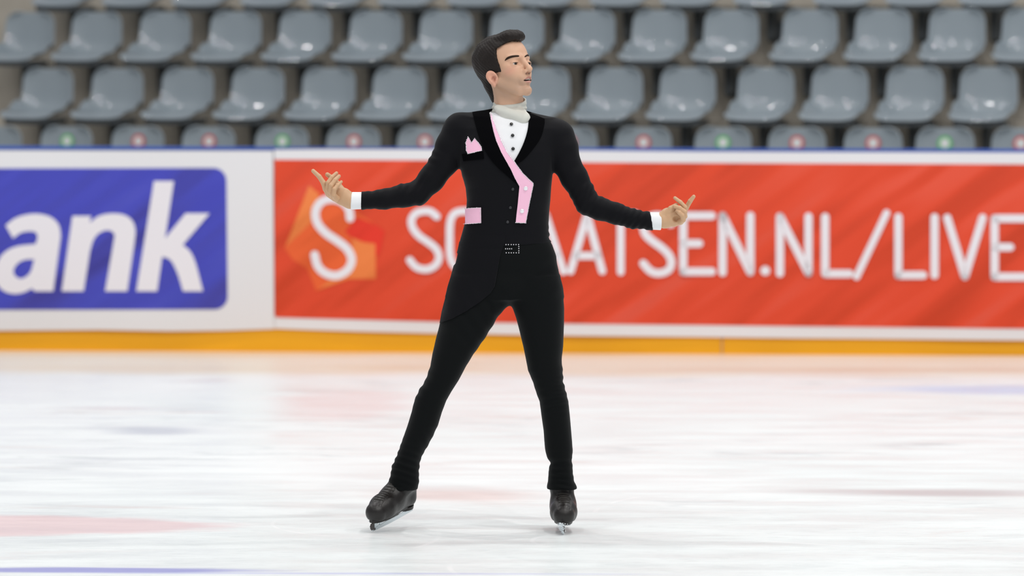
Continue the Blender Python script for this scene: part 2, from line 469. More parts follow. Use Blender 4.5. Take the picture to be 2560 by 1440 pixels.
# ------------------------------------------------------------------ rink boards and banners
BY = math.radians(2.7)
bo = np.array([0, 23.70, 0.0]); be = np.array([math.cos(BY), -math.sin(BY), 0]); bn = np.array([-math.sin(BY), -math.cos(BY), 0])
def BP(px, py, off=0.0):
    r = ray(px, py); o = bo + bn * off
    t = ((o - CO) @ bn) / (r @ bn)
    return CO + r * t
def fold(p):
    u = (p - bo) @ be; z = p[2]
    return 0.006 * math.sin(2.3 * u + 3.1 * z + 0.6) + 0.004 * math.sin(5.1 * u - 4.0 * z)
UP = np.array([0, 0, 1.0])
ztop = BP(1280, 377.0)[2]
brd = MB(); brd.box(bo - bn * 0.06 + UP * ztop / 2 + be * 0, be * 11.0, bn * 0.05, UP * (ztop / 2), 0.01)
board = brd.build('rink_board', M['board'], None, False)
tag(board, 'long white rink side board with yellow kick strip and blue top rail', 'rink board')
u0 = (BP(1805, 870) - bo) @ be
for a, b_ in ((-11.0, u0 - 5.0), (u0 - 5.0, u0), (u0, 11.0)):
    k = MB(); zk = BP(1280, 812)[2]
    k.box(bo + be * ((a + b_) / 2) + UP * zk / 2 - bn * 0.006, be * ((b_ - a) / 2 - 0.004), bn * 0.008, UP * (zk / 2), 0.004)
    k.build('kick_plate', M['yellow'], board, False)['label'] = 'yellow kick plate along the ice'
r_ = MB(); r_.box(bo - bn * 0.055 + UP * (ztop + 0.008), be * 11.0, bn * 0.058, UP * 0.010, 0.006)
r_.build('top_rail', M['blue_rail'], board, False)['label'] = 'thin blue rail'

def board_sheet(name, poly, off, thick, m, parent, step, hole=None, fold_k=1.0):
    V, F, B = sheet(poly, step, hole)
    fr = [BP(x, y, 0) for x, y in V]
    f = [p + bn * (off + 0.010 + fold_k * fold(p)) for p in fr]; g = [p - bn * thick for p in f]
    o = slab(name, V, F, B, f, g, m, parent, True); o.data.set_sharp_from_angle(angle=0.6); return o
def lerp_y(pts):
    xs = [p[0] for p in pts]; ys = [p[1] for p in pts]
    return lambda x: float(np.interp(x, xs, ys))
# left white banner with the blue panel
wb = board_sheet('banner', [(-900, 374), (0, 376), (400, 377), (684, 377), (685, 600), (686, 822), (560, 826), (430, 827), (250, 824), (0, 826), (-900, 822)], 0.012, 0.003, M['banner_white'], None, 45)
tag(wb, 'white banner with a rounded blue panel reading ank, left of the red banner', 'banner')
cr = [(567 - 32 + 32 * math.sin(t), 420 + 32 - 32 * math.cos(t)) for t in np.linspace(0, math.pi / 2, 8)] + \
     [(570 - 32 + 32 * math.cos(t), 773 - 32 + 32 * math.sin(t)) for t in np.linspace(0, math.pi / 2, 8)]
board_sheet('blue_panel', [(-900, 424), (0, 421)] + cr + [(0, 774), (-900, 772)], 0.0145, 0.002, M['blue'], wb, 40)['label'] = 'blue panel with rounded right corners'
q = lambda pts: [(x / 2.571, 360 + y / 2.571) for x, y in pts]
def mixed(pts):   # smooth outline: consecutive points marked with a third value are corners
    out = []; n = len(pts)
    for i in range(n):
        p0, p1, p2, p3 = pts[i - 1], pts[i], pts[(i + 1) % n], pts[(i + 2) % n]
        a = np.array(p1[:2], float); b = np.array(p2[:2], float)
        c1, c2 = len(p1) > 2, len(p2) > 2
        if c1 and c2: out.append(a); continue
        m0 = (b - a) if c1 else (b - np.array(p0[:2])) / 2
        m1 = (b - a) if c2 else (np.array(p3[:2]) - a) / 2
        for k in range(5):
            t = k / 5
            out.append((2 * t**3 - 3 * t * t + 1) * a + (t**3 - 2 * t * t + t) * m0 + (-2 * t**3 + 3 * t * t) * b + (t**3 - t * t) * m1)
    return out
A_ = mixed([(42, 522, 1), (100, 478), (170, 454), (250, 448), (330, 468), (380, 515), (395, 580), (388, 650), (347, 945, 1), (228, 945, 1), (212, 926, 1), (160, 952), (100, 962), (40, 948), (0, 915), (-18, 870), (-20, 810), (0, 740), (45, 688), (120, 655), (235, 642, 1), (247, 600), (236, 568), (195, 560), (140, 570), (90, 605, 1)])
AH = mixed([(226, 740, 1), (170, 742), (122, 765), (94, 808), (104, 846), (140, 864), (180, 846), (206, 812)])
N_ = mixed([(470, 462, 1), (590, 462, 1), (580, 505, 1), (640, 462), (720, 446), (800, 455), (852, 492), (873, 552), (868, 625, 1), (822, 945, 1), (680, 945, 1), (735, 622), (737, 580), (716, 558), (680, 555), (635, 577), (603, 620), (582, 690, 1), (542, 945, 1), (402, 945, 1)])
K_ = mixed([(992, 238, 1), (1120, 238, 1), (1064, 605, 1), (1195, 445, 1), (1350, 445, 1), (1178, 648, 1), (1225, 690), (1262, 770), (1308, 945, 1), (1180, 945, 1), (1148, 840), (1110, 760), (1080, 733), (1045, 725, 1), (1014, 945, 1), (880, 945, 1)])
L1 = [sheet(q(A_), 14, q(AH)), sheet(q(N_), 14), sheet(q(K_), 14)]
def letters(name, sheets, off, m, parent, lab):
    V = []; F = []; B = []; n = 0
    for v, f, b in sheets:
        V += list(v); F += [tuple(i + n for i in t) for t in f]; B += [(e[0] + n, e[1] + n) for e in b]; n += len(v)
    fr = [BP(x, y, 0) for x, y in V]; f = [p + bn * (off + 0.010 + fold(p)) for p in fr]; g = [p - bn * 0.0015 for p in f]
    o = slab(name, V, F, B, f, g, m, parent); o['label'] = lab; return o
letters('lettering', L1, 0.0165, M['print_white'], wb, 'white letters ank')
# red banner
top = lerp_y([(687, 374), (780, 373), (1100, 373.5), (1740, 379), (2560, 381.5), (3400, 384)])
rt = lerp_y([(687, 399), (1100, 401), (1400, 406), (2560, 411), (3400, 415)])
rb = lerp_y([(687, 793), (1100, 804), (1400, 808), (2000, 815), (2560, 821), (3400, 826)])
bb = lerp_y([(687, 821), (850, 827), (1100, 833), (1400, 838), (2000, 845), (2560, 850), (3400, 855)])
xs = [687, 780, 900, 1100, 1400, 1740, 2000, 2300, 2560, 2900, 3400]
rbn = board_sheet('banner', [(x, top(x)) for x in xs] + [(x, bb(x)) for x in xs[::-1]], 0.013, 0.003, M['banner_white'], None, 45)
tag(rbn, 'long red banner with white borders, orange emblem and white web address', 'banner')
xs2 = [687] + xs[1:]
board_sheet('red_panel', [(x, rt(x)) for x in xs2] + [(x, rb(x)) for x in xs2[::-1][:-1]] + [(690, 793), (687, 785)], 0.0155, 0.002, M['red'], rbn, 40)['label'] = 'red field of the banner'
T = lambda pts: [(640 + x / 2.572, 360 + y / 2.572) for x, y in pts]
board_sheet('emblem', T([(185, 668), (345, 262), (405, 330), (520, 380), (640, 430), (775, 520), (775, 870), (600, 870), (390, 945), (330, 800), (240, 745)]), 0.0175, 0.0015, M['print_orange_deep'], rbn, 20)['label'] = 'orange crystal emblem behind the letter S'
board_sheet('emblem', T([(190, 662), (345, 268), (410, 320), (380, 480), (300, 560)]), 0.019, 0.001, M['print_orange'], rbn, 20)['label'] = 'light orange facet'
board_sheet('emblem', T([(575, 560), (655, 470), (775, 520), (830, 560), (800, 700), (775, 720), (650, 640)]), 0.0192, 0.001, M['print_red'], rbn, 20)['label'] = 'bright red facet'
board_sheet('emblem', T([(620, 600), (690, 630), (770, 640), (772, 862), (600, 866), (400, 935), (500, 860), (620, 800)]), 0.0194, 0.001, M['print_orange'], rbn, 20)['label'] = 'light orange facet'
def stroke(pts, w=20.0, step=9):
    """outline polygon of a round ended pen stroke"""
    p = np.array(pts, float); d = np.gradient(p, axis=0); d /= np.linalg.norm(d, axis=1)[:, None] + 1e-9
    nn = np.stack([-d[:, 1], d[:, 0]], 1) * w / 2
    a0 = math.atan2(nn[-1][1], nn[-1][0]); a1 = math.atan2(-nn[0][1], -nn[0][0])
    cap1 = [p[-1] + w / 2 * np.array([math.cos(a0 - t), math.sin(a0 - t)]) for t in np.linspace(0, math.pi, 8)[1:-1]]
    cap0 = [p[0] + w / 2 * np.array([math.cos(a1 - t), math.sin(a1 - t)]) for t in np.linspace(0, math.pi, 8)[1:-1]]
    return sheet([tuple(v) for v in list(p + nn) + cap1 + list((p - nn)[::-1]) + cap0], step)
U = lambda pts: [(1400 + x / 2.207, 360 + y / 2.207) for x, y in pts]
st = []
line = lambda *pts, w=20.0: [st.append(stroke([pts[i], tuple((np.array(pts[i]) + np.array(pts[i + 1])) / 2), pts[i + 1]], w)) for i in range(len(pts) - 1)]
st.append(stroke(catmull(T([(608, 475), (600, 420), (560, 372), (495, 352), (425, 370), (387, 430), (397, 505), (450, 570), (530, 625), (590, 675), (618, 740), (598, 800), (550, 836), (500, 845), (440, 825), (398, 780), (380, 712)]), 5), 21))
st.append(stroke(catmull(T([(1165, 465), (1130, 436), (1090, 429), (1035, 442), (1003, 485), (1012, 540), (1052, 590), (1110, 630), (1160, 672), (1180, 722), (1165, 768), (1125, 798), (1080, 804), (1030, 788), (992, 745)]), 5), 19))
st.append(stroke(catmull(T([(1400, 470), (1375, 437), (1335, 430), (1280, 445), (1252, 500), (1248, 620), (1252, 720), (1282, 785), (1335, 803), (1378, 790), (1405, 755)]), 5), 19))
line((1228, 531), (1228, 675), w=19); line((1296, 532), (1296, 675), w=19); line((1228, 602), (1296, 602), w=19)
line((1318, 677), (1364, 536), (1409, 678), w=19); line((1335, 638), (1393, 638), w=19)
line((1427, 677), (1468, 537), (1506, 677), w=19); line((1441, 639), (1495, 639), w=19)
line((1517, 535), (1588, 535), w=19); line((1552, 535), (1552, 679), w=19)
st.append(stroke(catmull(U([(612, 440), (590, 412), (550, 395), (500, 402), (465, 440), (468, 490), (505, 530), (560, 570), (600, 610), (615, 655), (597, 695), (548, 712), (500, 700), (460, 658)]), 5), 20))
line(*U([(838, 395), (680, 395), (680, 703), (838, 703)])); line(*U([(680, 548), (768, 548)]))
line(*U([(897, 708), (897, 395), (1050, 706), (1050, 395)]))
st.append(sheet([(1400 + 1132 / 2.207 + 12 * math.cos(t), 360 + 698 / 2.207 + 12 * math.sin(t)) for t in np.linspace(0, 2 * math.pi, 20)[:-1]], 8))
line(*U([(1213, 712), (1213, 400), (1370, 710), (1370, 400)]))
line(*U([(1462, 402), (1462, 714), (1596, 714)]))
line(*U([(1635, 730), (1800, 380)]), w=18)
line(*U([(1865, 402), (1865, 722), (2002, 722)]))
line(*U([(2065, 404), (2065, 722)]))
line(*U([(2135, 407), (2232, 728), (2330, 407)]))
line(*U([(2620, 410), (2396, 410), (2396, 731), (2620, 731)])); line(*U([(2396, 568), (2482, 568)]))
letters('emblem_letter', st[:1], 0.0212, M['print_white'], rbn, 'large white letter S on the emblem')
letters('lettering', st[1:], 0.0212, M['print_white'], rbn, 'white rounded capital letters of the web address')

# ------------------------------------------------------------------ grandstand
SYW = math.radians(16.5)
se = np.array([math.cos(SYW), -math.sin(SYW), 0]); sn = np.array([math.sin(SYW), math.cos(SYW), 0])   # along the row, away from the ice
ROWY = [27.9, 27.3, 26.7, 26.1]         # depth of each row's front lips on the camera axis
def SPt(px, py, row):
    o = np.array([0, ROWY[row], 0]); r = ray(px, py)
    t = ((o - CO) @ sn) / (r @ sn)
    return CO + r * t
LIPY = [lerp_y([(0, 13), (2560, 10)]), lerp_y([(0, 150), (2560, 150)]), lerp_y([(0, 295), (1280, 298), (2560, 301)]), lerp_y([(0, 445), (2560, 459)])]
zr = [SPt(1280, LIPY[r](1280), r)[2] for r in range(4)]
prof = []      # (depth along sn from row r3 lip, z)
d4 = np.array([0, ROWY[3], 0]) @ sn
tread = [z - 0.40 for z in zr]
steps = [(d4 - 0.75, -0.0), (d4 - 0.75, tread[3])]
for r in (3, 2, 1, 0):
    dd = np.array([0, ROWY[r], 0]) @ sn
    zn = tread[r - 1] if r > 0 else tread[0] + 0.395
    steps += [(dd + 0.51, tread[r]), (dd + 0.51, zn)]
dd = np.array([0, ROWY[0], 0]) @ sn
steps += [(dd + 1.1, tread[0] + 0.395), (dd + 1.1, tread[0] + 0.79), (dd + 1.8, tread[0] + 0.79), (dd + 1.8, 0)]
Vs = []
for e_ in (-19.0, 1.5):
    Vs += [se * e_ + sn * a + UP * z for a, z in steps]
n = len(steps)
Fs = [(i, (i + 1) % n, n + (i + 1) % n, n + i) for i in range(n)] + [tuple(range(n))[::-1], tuple(range(n, 2 * n))]
stand = mesh('grandstand', Vs, Fs, M['concrete'], None, False)
tag(stand, 'stepped grey concrete grandstand behind the rink boards', 'grandstand')
fl = mesh('floor', [(-16, 22.6, -0.02), (16, 22.6, -0.02), (16, 34, -0.02), (-16, 34, -0.02)], [(0, 1, 2, 3)], M['concrete'], smooth=False)
tag(fl, kind='structure', label='concrete floor behind the boards')

def seat_mesh():
    pr = catmull([(0.0, -0.008), (0.006, 0.006), (0.035, 0.022), (0.10, 0.036), (0.20, 0.030), (0.32, 0.022), (0.385, 0.045), (0.421, 0.11), (0.433, 0.20), (0.440, 0.28), (0.444, 0.341)], 3)
    pr = np.array(pr); nv = len(pr); nu = 25
    arc = np.concatenate([[0], np.cumsum(np.linalg.norm(np.diff(pr, axis=0), axis=1))]); arc /= arc[-1]
    V = []
    for i in range(nv):
        y, z = pr[i]; v = arc[i]
        w = 0.192 + 0.010 * math.sin(math.pi * min(1, v / 0.75)) - 0.010 * max(0, (v - 0.6) / 0.4)
        cz = (z - (0.341 - 0.085)) / 0.085
        if v > 0.6 and cz > 0: w = (w - 0.085) + 0.085 * math.sqrt(max(0.0, 1 - cz ** 2.0))
        if v < 0.08: w -= 0.02 * (1 - v / 0.08) ** 2
        for j in range(nu):
            u = -1 + 2 * j / (nu - 1); k = abs(u) ** 3.5
            wing = math.exp(-((v - 0.50) / 0.17) ** 2)
            x = w * u; yy = y; zz = z
            if v < 0.62: zz += k * (0.016 + 0.075 * wing)
            yy -= k * (0.035 * max(0, min(1, (v - 0.45) / 0.2)) + 0.05 * wing)
            V.append((x, yy, zz))
    F = [(i * nu + j, i * nu + j + 1, (i + 1) * nu + j + 1, (i + 1) * nu + j) for i in range(nv - 1) for j in range(nu - 1)]
    o = mesh('seat_shell', V, F, M['seat'])
    md = o.modifiers.new('s', 'SOLIDIFY'); md.thickness = 0.010; md.offset = -1
    md = o.modifiers.new('b', 'BEVEL'); md.width = 0.0035; md.segments = 2; md.limit_method = 'ANGLE'; md.angle_limit = 1.0
    bake(o); me = o.data; bpy.data.objects.remove(o); return me
seat_me = seat_mesh()
fb = MB()
fb.box((0, 0.10, -0.022), (0.165, 0, 0), (0, 0.075, 0), (0, 0, 0.022), 0.006)
fb.box((-0.12, 0.22, -0.02), (0.012, 0, 0), (0, 0.2, 0), (0, 0, 0.02), 0.003); fb.box((0.12, 0.22, -0.02), (0.012, 0, 0), (0, 0.2, 0), (0, 0, 0.02), 0.003)
frame_o = fb.build('under_frame', M['seat_frame'], None, False); frame_me = frame_o.data; bpy.data.objects.remove(frame_o)
bb_ = MB(); bb_.box((0, 0.40, -0.13), (0.02, 0, 0), (0, 0.105, 0), (0, 0, 0.10), 0.004); bb_.box((0, 0.49, -0.18), (0.05, 0, 0), (0, 0.012, 0), (0, 0, 0.07), 0.003)
bk_o = bb_.build('wall_bracket', M['seat_frame'], None, False); bk_me = bk_o.data; bpy.data.objects.remove(bk_o)
def disc_me(name, r, y, m, r0=0.0):
    V = []; F = []; n = 28
    for k in range(n):
        t = 2 * math.pi * k / n
        for rr, yy in ((r, y), (r, y + 0.0015), (r0, y), ):
            V.append((rr * math.cos(t), yy, rr * math.sin(t)))
    for k in range(n):
        a = 3 * k; b = 3 * ((k + 1) % n)
        F += [(a, a + 1, b + 1, b), (a, b, b + 2, a + 2)]
    me = bpy.data.meshes.new(name); me.from_pydata(V, [], F); me.materials.append(m); return me
st_me = {'green': disc_me('sticker', 0.049, 0, M['sticker_green'], 0.0), 'red': disc_me('sticker', 0.049, 0, M['sticker_red'], 0.0)}
st_in = disc_me('sticker_centre', 0.030, -0.0012, M['sticker_white'])
lips = {0: [138, 313, 488, 660, 831, 1006, 1180, 1358, 1538, 1715, 1900, 2100, 2281, 2465],
        1: [x - 114 for x in (130, 302, 475, 653, 829, 1006, 1184, 1365, 1545, 1726, 1908, 2105, 2292, 2479, 2665)],
        2: [x - 114 for x in (175, 352, 528, 709, 888, 1066, 1247, 1429, 1612, 1797, 1995, 2181, 2371, 2558)],
        3: [x - 116 for x in (45, 222, 403, 584, 767, 948, 1130, 1314, 1497, 1684, 1885, 2075, 2265, 2448, 2640)]}
cols = [None, 'green', 'red', 'red', 'green', 'red', 'red', 'green', 'red', 'red', 'green', 'red', 'red', 'green', 'red']
rown = ['topmost row, cut by the upper photo edge', 'second row from the top', 'third row from the top', 'front row, half hidden by the boards']
ords = ['first', 'second', 'third', 'fourth', 'fifth', 'sixth', 'seventh', 'eighth', 'ninth', 'tenth', 'eleventh', 'twelfth', 'thirteenth', 'fourteenth', 'fifteenth']
RZ = Matrix.Rotation(-SYW, 4, 'Z')
random.seed(4)
for r in range(4):
    for i, x in enumerate(lips[r]):
        p = SPt(x, LIPY[r](x), r)
        o = bpy.data.objects.new('stadium_seat', seat_me); COL.objects.link(o)
        o.matrix_world = Matrix.Translation(Vector(p)) @ Matrix.Rotation(-SYW + random.uniform(-0.012, 0.012), 4, 'Z')
        where = f'{ords[i]} from the left in the {rown[r]}'
        if r == 3 and cols[i]: lab = f'grey plastic seat with a round {cols[i]} sticker, {ords[i]} from left in the front row'
        else: lab = f'grey seat, {where}'
        tag(o, lab, 'seat', 'grey plastic seats of the grandstand')
        for nm, me_ in (('under_frame', frame_me), ('wall_bracket', bk_me)):
            c = bpy.data.objects.new(nm, me_); COL.objects.link(c); c.parent = o
        if r == 3 and cols[i]:
            s = bpy.data.objects.new('sticker', st_me[cols[i]]); COL.objects.link(s); s.parent = o
            s.location = (-0.005, 0.4285, 0.245); s.rotation_euler = (math.radians(-4.5), 0, 0); s['label'] = f'round {cols[i]} sticker'
            s2 = bpy.data.objects.new('sticker_centre', st_in); COL.objects.link(s2); s2.parent = s

#PERSON#
# ------------------------------------------------------------------ the skater
RNG = random.Random(3)
person = bpy.data.objects.new('person', None); COL.objects.link(person)
person.location = (float(P(1180, 1337)[0]), 13.97, 0)
tag(person, 'male figure skater in black suit with pink lapel trim, arms spread, standing on the ice', 'person')
G = P
def slices(tab, n=2.3):
    """horizontal slices: (py, x left, x right, half depth, dy)"""
    rows = []
    for py, xl, xr, hd, dy in tab:
        a = P(xl, py, dy); b = P(xr, py, dy)
        rows.append(((a[2] + b[2]) / 2, (a[0] + b[0]) / 2, (b[0] - a[0]) / 2, hd, D_SK + dy))
    rows = np.array(sorted(rows), np.float32)
    def f(p):
        z = p[:, 2]
        cx, hw, hd, cy = [np.interp(z, rows[:, 0], rows[:, k]).astype(np.float32) for k in (1, 2, 3, 4)]
        r = (np.abs((p[:, 0] - cx) / hw) ** n + np.abs((p[:, 1] - cy) / hd) ** n) ** (1 / n)
        d = (r - 1) * np.minimum(hw, hd)
        return smax(d, np.maximum(z - rows[-1, 0], rows[0, 0] - z), .004)
    return f
def px_r(r): return r / S
def ch(pts):   # (px, py, radius px, dy)
    return [G(a, b, d) for a, b, r, d in pts], [px_r(r) for a, b, r, d in pts]
def plane_cut(p, pt, nrm):
    nrm = np.array(nrm, float); nrm /= np.linalg.norm(nrm); return (p - np.asarray(pt, np.float32)) @ nrm.astype(np.float32)
def wrinkle(p, c, ax, amp, wl, rad, ph=0.0):
    c = np.asarray(c, np.float32); ax = np.array(ax, float); ax /= np.linalg.norm(ax)
    q = p - c; t = q @ ax.astype(np.float32)
    return amp * np.sin(t * 2 * math.pi / wl + ph + 18 * q[:, 1] + 9 * q[:, 0]) * np.exp(-(np.sum(q * q, 1) / rad ** 2))

torso_f = slices([(298, 1165, 1378, .070, .01), (320, 1140, 1398, .092, .005), (350, 1135, 1395, .108, 0), (380, 1138, 1390, .116, -.004), (410, 1147, 1384, .118, -.006), (440, 1155.5, 1381, .116, -.006),
                  (470, 1164, 1378, .110, -.004), (500, 1167, 1376, .105, -.002), (530, 1165.5, 1373, .101, 0), (560, 1161.5, 1371.5, .100, 0), (590, 1153, 1373, .102, 0), (612, 1147, 1378, .105, 0), (640, 1143, 1390, .108, 0)])
armL = ch([(1150, 324, 41, .0), (1128, 365, 38, -.005), (1111, 404, 35, -.01), (1079, 447, 32.5, -.015), (1046, 483, 29, -.02), (1010, 489, 28.5, -.03), (960, 498, 24.5, -.045), (905, 501.5, 21, -.06), (880, 502, 20, -.065)])
armR = ch([(1394, 342, 41, .0), (1405, 372, 40, -.005), (1414, 404, 35, -.01), (1436, 445, 33.5, -.015), (1456, 481, 30, -.02), (1468, 508, 29, -.025), (1500, 522, 28, -.03), (1540, 534, 26, -.04), (1582, 547, 23.5, -.05), (1628, 552.5, 21.5, -.06), (1650, 553, 21, -.065)])
shL = ch([(1242, 316, 46, .01), (1200, 321, 43, .008), (1152, 325, 41, .005)]); shR = ch([(1308, 320, 44, .01), (1345, 333, 44, .008), (1393, 343, 41, .005)])
hemz = G(1262, 612)[2]
def upper(p):
    d = torso_f(p)
    d = smin(d, smin(chain(p, *shL), chain(p, *shR), .03), .030)
    a = smin(chain(p, *armL, k=.012), chain(p, *armR, k=.012), .001)
    d = smin(d, a, .014)
    for c, ax, amp, wl, rad in ((G(1048, 478, -.02), (-.8, 0, .5), .0026, .024, .055), (G(1010, 470, -.04), (-1, 0, .2), .0012, .02, .04), (G(930, 495, -.05), (-1, 0, .3), .0016, .026, .05),
                                (G(1470, 492, -.02), (.8, 0, -.5), .0026, .024, .055), (G(1590, 545, -.05), (1, 0, -.8), .0024, .020, .06), (G(1083, 395, -.02), (.3, 0, 1), .0020, .03, .035),
                                (G(1155, 405, 0), (-.7, 0, .7), .0010, .03, .05), (G(1375, 600, 0), (0, 0, 1), .0022, .026, .035)):
        d = d + wrinkle(p, c, ax, amp, wl, rad)
    return d
def jacket_f(p):
    d = upper(p)
    d = smax(d, hemz - p[:, 2] + 0.05 * (p[:, 0] - G(1262, 612)[0]), .004)
    d = np.maximum(d, plane_cut(p, G(903, 501, -.06), (-1, 0, .02)))
    d = np.maximum(d, plane_cut(p, G(1629, 553, -.06), (1, 0, .16)))
    return d
lo = G(885, 640, -.2); hi = G(1655, 262, .2)
lo = (lo[0], 13.80, G(1280, 630)[2]); hi = (hi[0], 14.18, hi[2])
JV, JF = nets(jacket_f, lo, hi, .0036)
full_bvh = BVHTree.FromPolygons([tuple(v) for v in JV], [tuple(map(int, f)) for f in JF])
opening = [(1218, 262), (1224, 300), (1234, 340), (1251, 380), (1276, 420), (1290, 410), (1303, 385), (1316, 354), (1326, 320), (1328, 262)]
cen = JV[JF].mean(1); cpx = W2P(cen)
cut = inpoly(cpx, opening) & (cen[:, 1] < 14.0)
jacket = shape('jacket', [(JV, JF[~cut])], M['cloth'], person)
jacket['label'] = 'black long sleeved suit jacket with velvet shawl lapels'
# trousers
legL = slices([(690, 1130, 1290, .095, .0), (720, 1121, 1292, .098, .0), (750, 1113.5, 1279, .098, 0), (765, 1110, 1268, .098, 0), (790, 1104, 1246, .097, 0), (815, 1098, 1231, .095, 0), (850, 1089, 1209, .092, -.005), (885, 1081, 1184, .086, -.01),
               (914, 1076, 1166, .080, -.012), (950, 1064, 1147, .073, -.012), (978, 1046, 1129, .069, -.010), (1001, 1036, 1116, .067, -.004), (1030, 1029, 1105, .066, .005), (1063, 1019, 1095, .067, .02), (1101, 1005.5, 1077, .064, .04), (1136, 993, 1057, .058, .06),
               (1150, 987, 1051, .056, .068), (1167, 979, 1048.5, .054, .078), (1185, 977, 1047, .053, .088), (1202, 972, 1048, .054, .10), (1218, 971, 1045, .066, .112), (1224, 970, 1043, .067, .116)])
legR = slices([(690, 1250, 1398, .095, 0), (720, 1262, 1405, .098, .0), (750, 1275, 1409, .098, .0), (770, 1282, 1410.5, .098, 0), (795, 1290, 1410.5, .097, 0), (825, 1298, 1409.5, .094, 0), (865, 1308, 1408, .089, -.004), (900, 1315, 1404, .082, -.008), (926, 1320, 1407, .076, -.01),
               (954, 1332, 1408, .070, -.01), (983, 1341, 1416, .067, -.006), (1004, 1349, 1421, .066, 0), (1042, 1354, 1425, .066, .012), (1077, 1359, 1428, .065, .026), (1113, 1361.5, 1431, .062, .04), (1132, 1364, 1432, .060, .048), (1148, 1370, 1429, .055, .054), (1159, 1377, 1431, .051, .058),
               (1170, 1372, 1431.5, .052, .064), (1188, 1371, 1433, .052, .072), (1205, 1369.5, 1436, .055, .08), (1216, 1367, 1442, .066, .089), (1222, 1367, 1443, .067, .092)])
pelv = slices([(585, 1158, 1370, .095, 0), (600, 1152, 1374, .098, 0), (612, 1148, 1381, .101, 0), (640, 1143, 1390.5, .105, .0), (665, 1137, 1394, .107, .0), (690, 1130, 1398.5, .106, .002), (720, 1121, 1404.5, .104, .004), (742, 1116, 1408, .100, .006)])
def trouser_f(p):
    d = smin(legL(p), legR(p), .012)
    d = smin(d, pelv(p), .012)
    d = smin(d, ell(p, G(1262, 716, -.03), (.075, .085, .060)), .03)
    for c, ax, amp, wl, rad in ((G(1050, 965, -.03), (.3, 0, 1), .0022, .034, .06), (G(1395, 960, -.04), (-.1, 0, 1), .0018, .030, .07), (G(1400, 1000, -.04), (-.3, 0, 1), .0014, .026, .05), (G(1012, 1170, .05), (.3, 0, 1), .0030, .026, .07),
                                (G(1400, 1160, .03), (0, 0, 1), .0024, .030, .05), (G(1410, 1200, .04), (.2, 0, 1), .0018, .022, .05), (G(1075, 1110, 0), (.7, 0, .7), .002, .04, .05), (G(1200, 800, -.09), (.8, 0, .6), .0022, .05, .12), (G(1345, 700, -.09), (-.8, 0, .8), .0018, .05, .10)):
        d = d + wrinkle(p, c, ax, amp, wl, rad)
    return d
TV, TF = nets(trouser_f, (G(960, 900)[0], 13.84, G(1200, 1232)[2]), (G(1425, 900)[0] + .04, 14.20, G(1280, 580)[2]), .0038)
trousers = shape('trousers', [(TV, TF)], M['trouser'], person); trousers['label'] = 'black stretch skating trousers'
tr_bvh = BVHTree.FromPolygons([tuple(v) for v in TV], [tuple(map(int, f)) for f in TF])

def hitpt(px, py, trees):
    r = Vector(ray(px, py)).normalized(); best = None
    for t in trees:
        h = t.ray_cast(Vector(CO) + r * 12.5, r, 3.0)
        if h[0] is not None and (best is None or h[3] < best[3]): best = h
    return best
def decal(name, poly, off, thick, m, parent, trees, step=4.0, label=None, smooth=True, avg=True):
    V, F, B = sheet(poly, step)
    pos = [None] * len(V); nrm = [None] * len(V)
    for i, (x, y) in enumerate(V):
        h = hitpt(x, y, trees)
        if h: pos[i] = np.array(h[0]); nn = np.array(h[1]); nrm[i] = nn if nn[1] < 0 else -nn
    F = [f for f in F if all(pos[i] is not None for i in f)]; cnt = {}
    for t in F:
        for i in range(len(t)): cnt[(t[i], t[(i + 1) % len(t)])] = 1
    B = [e for e in cnt if (e[1], e[0]) not in cnt]
    ok = [i for i in range(len(V)) if pos[i] is not None]
    for i in range(len(V)):
        if pos[i] is None:
            j = min(ok, key=lambda k: (V[k][0] - V[i][0]) ** 2 + (V[k][1] - V[i][1]) ** 2)
            pos[i] = PY(V[i][0], V[i][1], pos[j][1]); nrm[i] = nrm[j]
    if avg:
        nb = [set() for _ in V]
        for f in F:
            for a in f: nb[a].update(f)
        for _ in range(3):
            nrm = [np.mean([nrm[k] for k in nb[i]] + [nrm[i]], axis=0) for i in range(len(V))]
    nrm = [n_ / (np.linalg.norm(n_) + 1e-9) for n_ in nrm]
    offs = [off(v) if callable(off) else off for v in V]
    f = [p + n_ * o_ for p, n_, o_ in zip(pos, nrm, offs)]; g = [p + n_ * (o_ - thick) for p, n_, o_ in zip(pos, nrm, offs)]
    o = slab(name, V, F, B, f, g, m, parent, smooth)
    bm = bmesh.new(); bm.from_mesh(o.data); bmesh.ops.delete(bm, geom=[v for v in bm.verts if not v.link_faces], context='VERTS'); bm.to_mesh(o.data); bm.free()
    o.data.set_sharp_from_angle(angle=0.9)
    if label: o['label'] = label
    return o
JT = [full_bvh]; JTT = [full_bvh, tr_bvh]
decal('shirt_front', [(1220, 280), (1222, 300), (1231, 340), (1247, 384), (1278, 428), (1292, 416), (1307, 388), (1320, 357), (1330, 320), (1328, 284)], -.0015, .004, M['shirt'], person, JT, 4, 'white shirt front')
lapL = catmull([(1222, 276.5), (1227, 300), (1238, 346), (1255, 384), (1277, 421), (1297, 461)], 4) + [(1298, 465)] + catmull([(1296, 464), (1266, 438), (1238, 412), (1216, 382), (1199, 346), (1188, 309), (1181, 282.5)], 4) + [(1200, 280)]
lapR = [(1322, 284), (1344, 292), (1361, 298.5)] + catmull([(1361, 310), (1352, 343), (1332, 373), (1310, 398), (1291, 411)], 4) + catmull([(1286, 402), (1297, 383), (1310, 355), (1319, 325), (1322, 300)], 4)
decal('lapel', lapL, .0045, .005, M['velvet'], jacket, JT, 4, 'black velvet shawl lapel')
decal('lapel', lapR, .0040, .005, M['velvet'], jacket, JT, 4, 'black velvet shawl lapel')
